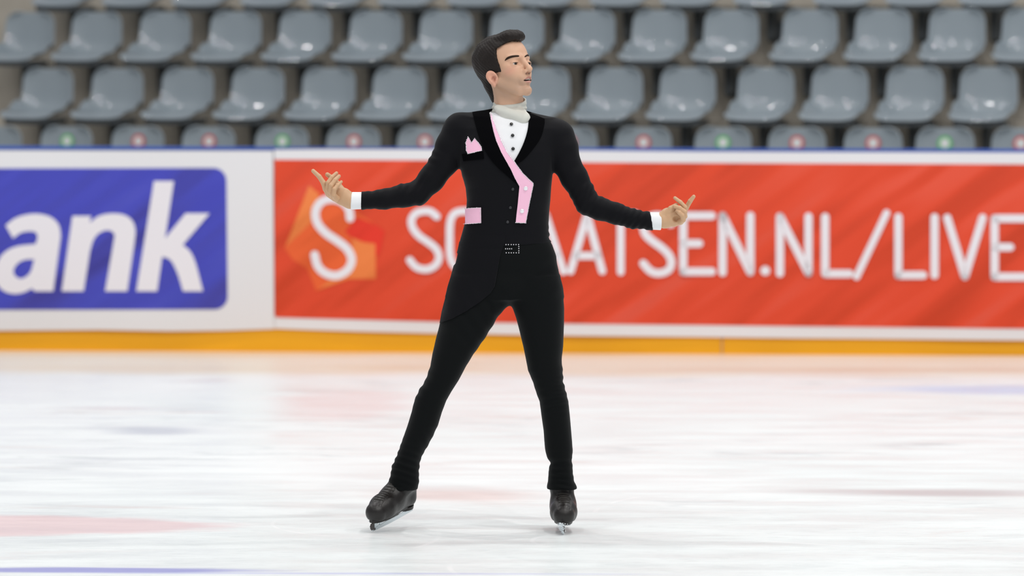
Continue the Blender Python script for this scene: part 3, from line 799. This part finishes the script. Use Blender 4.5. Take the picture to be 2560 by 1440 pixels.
edgeR = [(1227, 284), (1234, 304), (1243, 329), (1254, 355), (1266, 379), (1285, 404), (1307, 434), (1331, 457), (1331, 463), (1326, 488), (1321, 513), (1313, 557)]
edgeL = [(1289, 556), (1291, 535), (1294, 510), (1296, 488), (1298, 465), (1286, 443), (1277, 423), (1265, 402), (1252, 379), (1240, 350), (1232, 320), (1228, 300)]
decal('lapel_trim', edgeR + edgeL, .0062, .0032, M['pink'], jacket, JT, 4, 'pink satin trim strip')
sq = [(1168, 366), (1166.5, 358), (1172, 344), (1177, 352), (1180, 358), (1184, 353), (1188, 348), (1197, 358), (1204, 368), (1205, 377), (1188, 381), (1172, 384), (1168, 376)]
decal('pocket_square', sq, .0058, .0045, M['pink'], jacket, JT, 3, 'pink pointed pocket square')
decal('pocket_welt', [(1156, 385), (1208, 378), (1210, 397), (1160, 403)], .0035, .003, M['velvet'], jacket, JT, 4, 'black velvet pocket welt')
flap = [(1163, 522), (1183, 520), (1203, 519), (1203.5, 557), (1182, 559), (1160, 561), (1161.5, 541)]
decal('pocket_flap', flap, .0050, .004, M['pink'], jacket, JT, 4, 'pink pocket flap')
tail = [(1152, 585), (1146, 625), (1137, 665), (1126, 705), (1116, 745), (1107, 780), (1102, 808), (1130, 797), (1165, 778), (1200, 755), (1226, 733), (1237, 715), (1243, 680), (1250, 640), (1262, 605), (1264, 588)]
decal('jacket_tail', tail, lambda v: .0002 + .0045 * float(np.clip((v[1] - 588) / 60, 0, 1)), .0045, M['cloth'], jacket, JTT, 6, 'pointed black front tail of the jacket')
def gems(name, path, sp, r, off, parent, label, trees=JT, jit=0.25):
    mb = MB(); pts = []
    for i in range(len(path) - 1):
        a = np.array(path[i], float); b = np.array(path[i + 1], float); n_ = max(1, int(round(np.linalg.norm(b - a) / sp)))
        pts += [a + (b - a) * k / n_ for k in range(n_)]
    pts.append(np.array(path[-1], float))
    for q_ in pts:
        h = hitpt(q_[0] + RNG.uniform(-jit, jit), q_[1] + RNG.uniform(-jit, jit), trees)
        if not h: continue
        nn = np.array(h[1]); nn = nn if nn[1] < 0 else -nn
        a = np.cross(nn, (0, 0, 1)); a /= np.linalg.norm(a); b = np.cross(nn, a); ang = RNG.uniform(0, 3); a, b = a * math.cos(ang) + b * math.sin(ang), b * math.cos(ang) - a * math.sin(ang)
        mb.ball(np.array(h[0]) + nn * off, (r, r, r * .7), 6, 4, axes=[a, b, nn])
    o = mb.build(name, M['crystal'], parent, False); o['label'] = label; return o
gems('rhinestone_edging', edgeR, 3.1, .0019, .0066, jacket, 'crystal edging of the pink trim')
gems('rhinestone_edging', [(1289, 556), (1301, 557), (1313, 557)], 3.1, .0019, .0066, jacket, 'crystal edging of the pink trim')
gems('rhinestone_edging', edgeL[4:], 3.6, .0011, .0066, jacket, 'crystal edging of the pink trim')
gems('rhinestone_edging', sq + [sq[0]], 3.4, .0020, .0062, jacket, 'crystal edging of the pocket square')
gems('rhinestone_edging', flap[:5] + [flap[5]], 3.2, .0019, .0056, jacket, 'crystal edging of the pocket flap')
def button(px, py, r, off, m, label, parent=jacket, trees=JT):
    h = hitpt(px, py, trees); nn = np.array(h[1]); nn = nn if nn[1] < 0 else -nn
    a = np.cross(nn, (0, 0, 1)); a /= np.linalg.norm(a); b = np.cross(nn, a); mb = MB()
    mb.ball(np.array(h[0]) + nn * off, (r, r, r * .55), 14, 8, axes=[a, b, nn]); o = mb.build('button', m, parent); o['label'] = label; return o
for x, y in ((1313, 470), (1304, 527)):
    button(x, y, .0078, .0075, M['crystal'], 'crystal button on pink trim').data.polygons.foreach_set('use_smooth', [False] * 112)
for x, y in ((1282, 473), (1276, 519), (1269, 555)): button(x, y, .0055, .001, M['button_matte'], 'dark button on black jacket')
for x, y in ((1278.5, 311.5), (1281.5, 339.5), (1282.5, 372.5)): button(x, y, .0062, .0035, M['black_gloss'], 'black pearl shirt button', person)
bk = []
mb = MB()
bpts = [(x, 611.5) for x in (1265, 1271, 1278, 1284, 1290, 1296.5)] + [(1297, y) for y in (616.5, 621.5, 627, 632)] + [(x, 632) for x in (1265.5, 1272, 1278, 1284, 1290.5)] + [(x, 622) for x in (1264, 1269, 1274, 1279)]
for x, y in bpts:
    h = hitpt(x, y, JTT); mb.ball(np.array(h[0]) + np.array((0, -.0016, 0)), .0021, 6, 4)
mb.build('rhinestone_buckle', M['crystal'], trousers, False)['label'] = 'rectangular belt buckle outlined in crystals'

# ---- cuffs, collar
def solid(name, fn, lo, hi, h, m, parent, label=None):
    V, F = nets(fn, lo, hi, h); o = shape(name, [(V, F)], m, parent)
    if label: o['label'] = label
    return o
def box_around(c, r): c = np.array(c); return c - np.array(r), c + np.array(r)
def cuffL(p):
    d = cone(p, G(915, 501.5, -.058), G(870, 502, -.066), px_r(21), px_r(22))
    return smax(smax(d, plane_cut(p, G(878, 501, -.066), (-1, 0, .06)), .003), plane_cut(p, G(908, 501, -.06), (1, 0, 0)), .002)
solid('cuff', cuffL, *box_around(G(893, 501, -.06), (.045, .045, .045)), .002, M['shirt'], person, 'white shirt cuff')
def cuffR(p):
    d = cone(p, G(1620, 552, -.058), G(1665, 553.5, -.066), px_r(21.5), px_r(22.5))
    return smax(smax(d, plane_cut(p, G(1654, 553, -.066), (1, 0, -.06)), .003), plane_cut(p, G(1624, 552, -.06), (-1, 0, 0)), .002)
solid('cuff', cuffR, *box_around(G(1642, 552, -.06), (.045, .045, .045)), .002, M['shirt'], person, 'white shirt cuff')
def collar_f(p):
    d = cone(p, G(1276, 246, .012), G(1272, 292, .012), px_r(40), px_r(46))
    d = d + .0016 * np.sin((p[:, 2] - .12 * (p[:, 0] - G(1277, 270)[0])) * 2 * math.pi / .017 + 1.5) * np.exp(-((p[:, 2] - G(1277, 272)[2]) / .018) ** 2)
    fold1 = cone(p, G(1240, 270, -.036), G(1308, 279, -.040), px_r(5), px_r(7))
    d = smin(d, fold1, .014)
    d = smin(d, cone(p, G(1247, 273, -.040), G(1308, 296, -.050), px_r(9), px_r(18)), .010)
    drape = ell(p, G(1304, 290, -.050), (.026, .020, .037))
    top = plane_cut(p, G(1276, 251.5, .0), (-.03, -.28, 1))
    d = smax(d, top, .004)
    d = smax(d, -(cone(p, G(1277, 225, .012), G(1277, 268, .012), px_r(35.5), px_r(35.5))), .002)
    return smax(d, plane_cut(p, G(1277, 318, 0), (0, 0, -1)), .003)
turtle = solid('turtleneck_collar', collar_f, *box_around(G(1277, 282, 0), (.085, .10, .062)), .002, M['collar'], person, 'ivory turtleneck collar with a soft fold')

# ---- head
HA = math.radians(47); HP = math.radians(14); HR = math.radians(0)
F0 = np.array([math.sin(HA), -math.cos(HA), 0]); L0 = np.array([math.cos(HA), math.sin(HA), 0]); U0 = np.array([0, 0, 1.])
HF = F0 * math.cos(HP) + U0 * math.sin(HP); HU = U0 * math.cos(HP) - F0 * math.sin(HP); HL = L0
HC = G(1265, 169, .0)
HM = np.stack([HF, HL, HU], 1).astype(np.float32)
def tl(p): return (p - HC.astype(np.float32)) @ HM
def fl(q): return HC + HM.astype(float) @ np.array(q, float)
neck_lo = (np.array(G(1277, 300, .012)) - HC) @ HM
def skull(q):
    d = ell(q, (-.018, 0, .030), (.096, .074, .082))
    return smin(d, ell(q, (.022, 0, .030), (.064, .062, .066)), .02)
def head_f(p):
    q = tl(p); q2 = q.copy(); q2[:, 1] = np.abs(q2[:, 1])
    d = skull(q)
    d = smin(d, ell(q, (.030, 0, -.030), (.058, .055, .078)), .018)
    d = smin(d, ell(q2, (.052, .026, -.030), (.028, .024, .034)), .014)          # cheeks
    d = smin(d, cone(q2, (.004, .052, -.055), (.060, .020, -.100), .017, .015), .020)   # jaw line
    d = smin(d, ell(q, (.073, 0, -.099), (.020, .021, .017)), .010)               # chin
    d = smin(d, ell(q2, (.046, .047, -.012), (.022, .016, .014)), .012)           # cheek bone
    d = smin(d, cone(q2, (.0835, .010, .017), (.064, .046, .019), .0075, .0075), .012)  # brow ridge
    d = smax(d, -ell(q2, (.098, .030, -.002), (.021, .021, .0130)), .010)
    d = smax(d, -ell(q2, (.086, .0165, -.002), (.008, .0055, .010)), .006)          # eye socket
    d = smin(d, cone(q, (.0810, 0, .012), (.1030, 0, -.026), .0075, .0088), .010)   # nose bridge
    d = smin(d, ell(q, (.1070, 0, -.0325), (.0095, .0088, .0082)), .010)          # nose tip
    d = smin(d, ell(q2, (.0900, .0120, -.0375), (.0120, .0060, .0072)), .009)     # nostril wings
    d = smax(d, -ell(q2, (.1000, .0068, -.0440), (.0065, .0036, .0040)), .002)    # nostrils
    d = smin(d, ell(q, (.077, 0, -.060), (.018, .027, .024)), .010)               # muzzle
    up = cone(q2, (.0995, .003, -.0595), (.0790, .0250, -.0675), .0036, .0012)
    lw = cone(q2, (.0960, .000, -.0745), (.0785, .0240, -.0692), .0042, .0012)
    d = smax(d, -ell(q, (.098, 0, -.0675), (.017, .0215, .0058)), .003)           # open mouth
    d = smin(d, up, .003); d = smin(d, lw, .003)
    d = smax(d, -ell(q, (.101, 0, -.0835), (.010, .018, .0050)), .006)            # groove above the chin
    d = smax(d, -cone(q, (.1055, 0, -.048), (.1045, 0, -.055), .0022, .0028), .003)
    # eyes: lids over the eyeball with a half closed slit
    lid = ell(q2, (.0672, .0345, -.004), (.0145, .0155, .0138))
    d = smin(d, lid, .005)
    slit = ell(q2, (.0820, .0352, -.0060), (.0105, .0140, .0037))
    d = smax(d, -slit, .0012)
    d = smin(d, cone(q2, (.0800, .0230, .0010), (.0735, .0480, -.0010), .0022, .0018), .004)  # upper lid fold
    # ears
    e = q2 - np.array((-.002, .0770, -.038), np.float32)
    ce, se_ = math.cos(.52), math.sin(.52)
    e0 = e[:, 0] * ce - e[:, 1] * se_; er = np.stack([e0, e[:, 0] * se_ + e[:, 1] * ce, e[:, 2] + e0 * .30], 1)
    er[:, 0] *= 1 + np.clip(-er[:, 2], 0, .03) * 14
    ear = ell(er, (0, 0, 0), (.0215, .0065, .0275))
    ear = smax(ear, -ell(er, (.0040, .0085, .001), (.0150, .0095, .0185)), .002)
    ear = smin(ear, ell(er, (.003, .002, -.0245), (.0085, .0050, .0090)), .004)
    ear = smin(ear, cone(er, (.008, .0005, .012), (-.006, .001, -.006), .0020, .0022), .002)
    ear = smin(ear, cone(er, (.014, .000, -.004), (.013, .000, -.014), .0040, .0040), .004)
    d = smin(d, ear, .004)
    # neck with the throat
    nk = cone(q, (-.012, 0, -.060), neck_lo, .0520, .0500)
    d = smin(d, nk, .016)
    a_ = np.array((-.02, -.055, -.060)); 
    d = smin(d, cone(q2, (-.020, .052, -.050), (float(neck_lo[0]) + .02, .012, float(neck_lo[2])), .012, .012), .012)
    return d
HV, HFc = nets(head_f, HC + np.array((-.125, -.125, -.215)), HC + np.array((.125, .125, .125)), .0015)
head_bvh = BVHTree.FromPolygons([tuple(v) for v in HV], [tuple(map(int, f)) for f in HFc])

# ---- hands
def hl(x, y, dy): return P(760 + x / 10.2875, 400 + y / 10.2875, dy)
def hr(x, y, dy): return P(1600 + x / 10.2875, 460 + y / 10.2875, dy)
R10 = 1 / 10.2875 / S
def flat(p, c, k):
    q = p.copy(); q[:, 1] = c + (q[:, 1] - c) * k; return q
def hand(fr, base, palm, fingers, thumb, carve, kf, forearm):
    def fn(p):
        cy = D_SK + base
        q = flat(p, cy, kf)
        d = None
        for i in range(len(palm) - 1):
            a, b = palm[i], palm[i + 1]
            A = fr(a[0], a[1], base + a[3]); B_ = fr(b[0], b[1], base + b[3])
            A = np.array((A[0], cy + (A[1] - cy) * kf, A[2])); B_ = np.array((B_[0], cy + (B_[1] - cy) * kf, B_[2]))
            c = cone(q, A, B_, a[2] * R10, b[2] * R10); d = c if d is None else smin(d, c, .008)
        f = [fr(x, y, base + dd) for x, y, r, dd in forearm]
        d = smin(d, cone(p, f[0], f[1], forearm[0][2] * R10, forearm[1][2] * R10), .012)
        for c_, r_ in carve: d = smax(d, -ell(p, fr(c_[0], c_[1], base + c_[2]), r_), .006)
        for fg in fingers + [thumb]:
            pts = [fr(x, y, base + dd) for x, y, r, dd in fg]; rs = [r * R10 for x, y, r, dd in fg]
            c = chain(p, pts, rs, .002)
            root = np.clip(np.linalg.norm(p - pts[0].astype(np.float32), axis=1) / .022, 0, 1)
            d = smin(d, c, np.maximum(.0022, .008 * (1 - root)).astype(np.float32))
        return d
    return fn
handL = hand(hl, -.068, [(1190, 1050, 190, 0), (1010, 945, 215, 0), (850, 860, 205, .004), (800, 730, 130, .006), (690, 830, 150, .003)],
             [[(640, 850, 95, 0), (560, 740, 80, -.006), (505, 595, 68, -.012), (395, 430, 60, -.010), (235, 280, 50, -.004)],
              [(690, 880, 85, -.012), (615, 740, 70, -.022), (625, 590, 64, -.027), (720, 450, 58, -.020), (835, 340, 46, -.010)],
              [(760, 930, 85, -.020), (680, 800, 70, -.034), (700, 660, 64, -.040), (800, 520, 58, -.032), (900, 415, 46, -.020)],
              [(840, 990, 80, -.026), (765, 900, 66, -.042), (780, 760, 58, -.048), (865, 650, 52, -.040), (958, 560, 38, -.026)]],
             [(980, 780, 90, .010), (860, 600, 68, .016), (720, 460, 60, .012), (600, 375, 56, .006)], [], 1.45, [(1180, 1050, 185, 0), (1330, 1050, 170, 0)])
LV, LF = nets(handL, hl(120, 1400, 0) * (1, 0, 1) + np.array((0, 13.84, 0)), hl(1460, 180, 0) * (1, 0, 1) + np.array((0, 14.0, 0)), .0011)
handR = hand(hr, -.068, [(660, 925, 192, 0), (740, 860, 240, 0), (890, 850, 235, 0), (1020, 850, 165, .002)],
             [[(1080, 760, 85, .008), (1150, 680, 68, .008), (1205, 590, 60, .006), (1290, 440, 58, -.002), (1382, 322, 46, -.006)],
              [(1080, 800, 85, -.004), (1150, 720, 66, -.018), (1160, 600, 58, -.026), (1040, 470, 54, -.026), (898, 358, 42, -.022)],
              [(1070, 880, 85, -.008), (1150, 830, 68, -.026), (1145, 715, 62, -.036), (1020, 620, 60, -.038), (890, 575, 52, -.034)],
              [(1040, 970, 85, -.010), (1110, 920, 66, -.030), (1090, 810, 60, -.042), (1010, 735, 56, -.044), (950, 690, 44, -.038)]],
             [(660, 790, 100, -.008), (800, 640, 82, -.014), (930, 545, 56, -.018)], [((945, 905, -.034), (.0150, .026, .0135))], 1.5, [(600, 930, 198, 0), (400, 930, 165, 0)])
RV, RF = nets(handR, hr(150, 1300, 0) * (1, 0, 1) + np.array((0, 13.84, 0)), hr(1500, 180, 0) * (1, 0, 1) + np.array((0, 14.02, 0)), .0011)

# ---- inner body under the clothes, meeting head and hands
def core_f(p):
    d = chain(p, [G(1277, 262, .012), G(1272, 330, .01), G(1268, 420, 0), G(1266, 520, 0), G(1268, 640, .0)], [.045, .07, .085, .078, .085], .02)
    for arm, c in ((armL, 6), (armR, 8)):
        d = smin(d, chain(p, [G(1272, 330, .01)] + arm[0], [.05] + [r - .011 for r in arm[1]], .012), .01)
    d = smin(d, chain(p, [G(1225, 680, 0), G(1190, 800, 0), G(1090, 965, -.01), G(1040, 1080, .03), G(1010, 1205, .10)], [.06, .052, .034, .030, .026], .01), .02)
    d = smin(d, chain(p, [G(1325, 680, 0), G(1350, 800, 0), G(1372, 965, -.01), G(1395, 1080, .03), G(1404, 1205, .08)], [.06, .050, .034, .030, .026], .01), .02)
    return d
CV, CF = nets(core_f, (G(860, 500)[0], 13.84, G(1200, 1240)[2]), (G(1680, 500)[0], 14.2, G(1280, 250)[2]), .007)
skin = srgb(206, 162, 132)
body = shape('body', [(HV, HFc), (LV, LF), (RV, RF), (CV, CF)], M['skin'], person)
body['label'] = 'head, neck and hands of the skater, face turned to the right'
tint = body.data.color_attributes.new('tint', 'FLOAT_COLOR', 'POINT')
nvb = len(body.data.vertices)
co = np.zeros(nvb * 3, np.float32); body.data.vertices.foreach_get('co', co); co = co.reshape(-1, 3)
colr = np.tile(np.array(srgb(212, 168, 140)), (nvb, 1))
lq = tl(co); la = lq.copy(); la[:, 1] = np.abs(la[:, 1])
ishead = (co[:, 2] > G(1280, 262)[2])
def blend(mask, c):
    global colr
    mk = np.clip(mask, 0, 1)[:, None]; colr = colr * (1 - mk) + np.array(c) * mk
sm = lambda d, w: np.clip(0.5 - d / w, 0, 1) * ishead
blend(sm(ell(la, (.022, .045, -.078), (.060, .050, .044)), .03) * .7, srgb(176, 144, 121))      # stubble, toned to also paint the shade of lean, hollow cheeks
blend(sm(ell(la, (.075, 0, -.080), (.04, .04, .034)), .02) * .55, srgb(174, 142, 120))
blend(sm(ell(la, (.055, .040, -.025), (.022, .020, .016)), .02) * .45, srgb(222, 150, 132))      # cheek
blend(sm(ell(la, (-.004, .082, -.038), (.030, .018, .034)), .010) * .4, srgb(224, 150, 132))
blend(sm(ell(la, (.0055, .0790, -.040), (.0070, .0085, .0100)), .006) * .8, srgb(150, 84, 66))     # ear hollow, its shade painted into the skin colour
blend(sm(cone(la, (.1000, .003, -.0595), (.0810, .0235, -.0670), .0044, .0014), .0016), srgb(176, 124, 112))
blend(sm(cone(la, (.0965, .000, -.0750), (.0815, .0215, -.0700), .0048, .0014), .0016), srgb(200, 146, 134))
blend(sm(ell(la, (.085, 0, -.0675), (.0125, .0205, .0048)), .001), srgb(52, 22, 20))           # inside of the mouth
blend(sm(ell(la, (.0985, .0070, -.0450), (.0095, .0060, .0038)), .003) * .7, srgb(92, 50, 40))  # shadow under the nostril wings, painted darker
blend(sm(ell(la, (.0820, .0352, -.0024), (.014, .0150, .0010)), .0008) * .9, srgb(38, 24, 20))    # lash line
ish = (co[:, 0] < G(1000, 500)[0]) | (co[:, 0] > G(1560, 500)[0])
colr[ish] = srgb(204, 164, 128)
tint.data.foreach_set('color', colr.astype(np.float32).ravel())
# eyes and teeth
for s_ in (-1, 1):
    ey = MB(); c = np.array((.0668, .0345 * s_, -.004)); ey.ball(fl(c), .0131, 20, 14); e_o = ey.build('eye', M['eyewhite'], body)
    g = np.array((1.0, .10, -.16)); g /= np.linalg.norm(g); gw = HM.astype(float) @ g
    a = np.cross(gw, (0, 0, 1)); a /= np.linalg.norm(a); b = np.cross(gw, a); ir = MB()
    ir.ball(fl(c) + gw * .0110, (.0074, .0074, .0030), 16, 8, axes=[a, b, gw]); ir.build('iris', M['iris'], body)['label'] = 'dark iris'
th = MB(); th.tube([fl((.0815 + .010 * math.cos(t), .017 * math.sin(t), -.0632)) for t in np.linspace(-1.3, 1.3, 9)], .0030, 8); th.build('teeth', M['tooth'], body)
HT = [head_bvh]
decal('eyebrow', catmull([(1262, 152), (1266, 145), (1274, 140.5), (1285, 138.5), (1296, 138.5), (1297, 141.5), (1286, 143), (1276, 145.5), (1268, 149)], 3, True), .0012, .003, M['brow'], body, HT, 1.6, 'dark eyebrow', avg=False)
decal('eyebrow', catmull([(1311, 142), (1314, 138.5), (1319, 136), (1323, 137), (1325.5, 140.5), (1322, 141), (1318, 140), (1314, 142.5)], 3, True), .0012, .003, M['brow'], body, HT, 1.6, 'dark eyebrow', avg=False)
# ---- hair
def hair_f(p):
    q = tl(p); q2 = q.copy(); q2[:, 1] = np.abs(q2[:, 1])
    s_ = skull(q) - .0085
    s_ = smin(s_, ell(q, (-.030, 0, .040), (.100, .078, .080)), .01)
    s_ = smin(s_, cone(q, (-.050, 0, -.045), (-.045, 0, -.085), .050, .040), .02)        # nape
    quiff = ell(q, (.040, 0, .092), (.050, .054, .030))
    quiff = smin(quiff, ell(q, (.060, -.004, .093), (.030, .044, .021)), .012)
    s_ = smin(s_, quiff, .012)
    # region without hair: face side of the hairline
    face = plane_cut(q, (.030, 0, 0), (-1, 0, 0))                      # negative in front of F = .030
    line_u = q[:, 2] - (.0700 + .008 * np.clip((q[:, 0] - .03) / .06, 0, 1) - 8.0 * np.maximum(0, q2[:, 1] - .030) ** 2 + .4 * np.maximum(0, q[:, 1] - .02))
    front = np.maximum(face, line_u)                                  # negative: bare forehead and face
    low = np.maximum(-(q[:, 0] + .012), q[:, 2] + .030)               # negative: in front of the ear, below the sideburn
    low = np.maximum(plane_cut(q, (-.010, 0, 0), (-1, 0, 0)), q[:, 2] + .022)
    s_ = smax(s_, -front, .004); s_ = smax(s_, -low, .004)
    ear_cut = ell(q2, (-.003, .083, -.038), (.026, .020, .031))
    s_ = smax(s_, -ear_cut, .003)
    s_ = smax(s_, plane_cut(q, (0, 0, -.113), (.35, 0, -1)), .006)
    t1 = q[:, 1] * 420 + 1.6 * np.sin(q[:, 0] * 70) + 1.2 * np.sin(q[:, 2] * 55)
    t2 = q[:, 1] * 130 + q[:, 0] * 60 + 2.0 * np.sin(q[:, 2] * 40)
    return s_ + .0005 * np.sin(t1) * np.clip((q[:, 2] + .02) / .06, 0, 1) + .0008 * np.sin(t2) * np.clip(q[:, 2] / .08, 0, 1) + .0004 * np.sin(q[:, 2] * 420 + q[:, 0] * 500 + 2 * np.sin(q[:, 1] * 90)) + .0022 * np.sin(q[:, 0] * 90 + 1) * np.sin(q[:, 2] * 80) * np.sin(q[:, 1] * 70 + 2)
hair = solid('hair', hair_f, HC + np.array((-.14, -.14, -.14)), HC + np.array((.14, .14, .145)), .0017, M['hair'], body, 'short dark brown hair swept up at the front')

# ---- skates
def frame_of(toe, heel, upish):
    b = toe - heel; L_ = np.linalg.norm(b); b = b / L_
    u = np.array(upish, float); u -= b * (u @ b); u /= np.linalg.norm(u)
    return b, np.cross(b, u), u, L_
def skate(toe, heel, upish, ankle, ankle_r, lab, rows, roll_out):
    b, s_, u, L_ = frame_of(toe, heel, upish)
    o3 = heel
    pt = lambda f, s, h: heel + b * f * L_ + s_ * s + u * h
    hh = .031
    toe_c = pt(.86, 0, hh + .033); ball = pt(.70, 0, hh + .040); mid = pt(.46, 0, hh + .056); hl_ = pt(.12, 0, hh + .036); heel_top = pt(.12, 0, hh + .075)
    def boot(p):
        d = cone(p, toe_c, ball, .0375, .0435)
        d = smin(d, cone(p, ball, mid, .0435, .043), .012)
        d = smin(d, cone(p, mid, ankle, .042, ankle_r), .02)
        d = smin(d, cone(p, hl_, heel_top, .036, .036), .015)
        d = smin(d, cone(p, heel_top, ankle, .036, ankle_r), .02)
        d = smin(d, cone(p, hl_, ball, .036, .042), .015)
        q = p - np.asarray(heel, np.float32)
        h = q @ u.astype(np.float32)
        d = smax(d, (hh + .008) - h, .006)
        f = q @ b.astype(np.float32); s = q @ s_.astype(np.float32)
        # stitched tongue channel along the instep
        d = d + .0012 * np.exp(-((np.abs(s) - .019) / .0030) ** 2) * (h > hh + .055)
        return d
    allp = np.array([toe_c, ball, mid, hl_, heel_top, ankle]); 
    V, F = nets(boot, allp.min(0) - .05, allp.max(0) + .05, .0024)
    bt = shape('skate_boot', [(V, F)], M['leather'], person); bt['label'] = lab
    bv = BVHTree.FromPolygons([tuple(v) for v in V], [tuple(map(int, f)) for f in F])
    # sole and heel block
    sm_ = MB(); n_ = 28; ring = []
    for k in range(n_):
        t = 2 * math.pi * k / n_; f = .48 + .495 * math.cos(t); w = .0365 * (1 - .22 * math.exp(-((f - .40) / .18) ** 2)) * (1 if f > .4 else .86)
        ring.append((f, w * math.copysign(abs(math.sin(t)) ** .8, math.sin(t))))
    VV = [pt(f, w * .94, hh + .002) for f, w in ring] + [pt(f, w, hh + .012) for f, w in ring]
    sm_.add(VV, [tuple(range(n_))[::-1], tuple(range(n_, 2 * n_))] + [(k, (k + 1) % n_, n_ + (k + 1) % n_, n_ + k) for k in range(n_)])
    ring = [(.13 + .135 * math.cos(2 * math.pi * k / n_), .030 * math.sin(2 * math.pi * k / n_)) for k in range(n_)]
    VV = [pt(f, w * .92, hh - .007) for f, w in ring] + [pt(f, w, hh + .005) for f, w in ring]
    sm_.add(VV, [tuple(range(n_))[::-1], tuple(range(n_, 2 * n_))] + [(k, (k + 1) % n_, n_ + (k + 1) % n_, n_ + k) for k in range(n_)])
    sm_.build('sole', M['sole'], bt, False)['label'] = 'dark boot sole'
    # blade with plates, stanchions and toe pick
    bl = MB(); prof_ = []
    for k in range(13):
        f = -.06 + 1.02 * k / 12; prof_.append((f, .003 * ((f - .5) * 2) ** 2))
    n_ = len(prof_); VV = []
    for sd in (-.0020, .0020):
        VV += [pt(f, sd, h) for f, h in prof_] + [pt(f, sd, h + .014 - .005 * (f < 0)) for f, h in prof_]
    m_ = 2 * n_; FF = []
    for k in range(n_ - 1):
        FF += [(k, k + 1, n_ + k + 1, n_ + k), (m_ + k + 1, m_ + k, m_ + n_ + k, m_ + n_ + k + 1), (k + 1, k, m_ + k, m_ + k + 1), (n_ + k, n_ + k + 1, m_ + n_ + k + 1, m_ + n_ + k)]
    FF += [(0, n_, m_ + n_, m_), (n_ - 1, m_ + n_ - 1, m_ + 2 * n_ - 1, 2 * n_ - 1)]
    bl.add(VV, FF)
    for f, w in ((.10, .022), (.74, .026), (.88, .026)):
        bl.box(pt(f, 0, .022), b * .010, s_ * .0028, u * .009, .001)
    bl.box(pt(.12, 0, hh - .006), b * .024, s_ * .018, u * .0014); bl.box(pt(.78, 0, hh + .001), b * .036, s_ * .022, u * .0014)
    bl.build('blade', M['steel'], bt, False)['label'] = 'steel skate blade'
    tp = MB()
    pf = [(.89, .004), (.93, .0035), (.940, .009), (.955, .0035), (.963, .011), (.978, .007), (.984, .016), (.998, .012), (1.0, .022), (1.012, .021), (.99, .031), (.89, .031)]
    m_ = len(pf); tp.add([pt(f, -.0022, h) for f, h in pf] + [pt(f, .0022, h) for f, h in pf],
                         [tuple(range(m_)), tuple(range(m_, 2 * m_))[::-1]] + [((k + 1) % m_, k, m_ + k, m_ + (k + 1) % m_) for k in range(m_)])
    tp.build('toe_pick', M['steel_dark'], bt, False)['label'] = 'dark toothed toe pick'
    lc = MB()
    for k in range(rows):
        t = .10 + .78 * k / (rows - 1); l1 = np.linalg.norm(mid - ball); l2 = np.linalg.norm(ankle - mid); sd_ = t * (l1 + l2)
        f0 = ball + (mid - ball) * sd_ / l1 if sd_ < l1 else mid + (ankle - mid) * (sd_ - l1) / l2
        pts_ = []
        for w in np.linspace(-.019, .019, 7):
            src = f0 + s_ * w + (u * .7 + b * .9) * .2
            h = bv.ray_cast(Vector(src), Vector(-(u * .7 + b * .9)).normalized(), .5)
            if h[0] is not None: pts_.append(np.array(h[0]) + np.array(h[1]) * .0006)
        if len(pts_) > 3: lc.tube(pts_, .0017, 6)
    lc.build('laces', M['lace'], bt)['label'] = 'crossed rows of laces'
    return bt, pt
toeL = P(927, 1336, -.02); toeL[2] = 0.001; heelL = P(1025, 1281, .205)
skate(toeL, heelL, (.12, 0, 1), G(1008, 1206, .108), .042, 'black leather skate boot, toe dug into the ice', 9, 0)
toeR = P(1410, 1341, -.075); toeR[2] = 0.001; heelR = toeR + np.array((-.006, .272, .004))
btR, ptR = skate(toeR, heelR, (.02, .0, 1), G(1404, 1210, .088), .039, 'black leather skate boot pointing at the camera', 9, 0)
sn_ = MB()
for k in range(260):
    a = RNG.random() ** .8; sn_.ball(ptR(.97 + .10 * a + RNG.uniform(-.02, .02), .003 + RNG.gauss(0, .002 + .006 * a) + .010 * a, .002 + .042 * a), RNG.uniform(.0006, .0019), 5, 3)
o_ = sn_.build('ice_shavings', M['snow'], btR, False); o_['kind'] = 'stuff'; o_['label'] = 'white ice shavings stuck to the blade and toe'
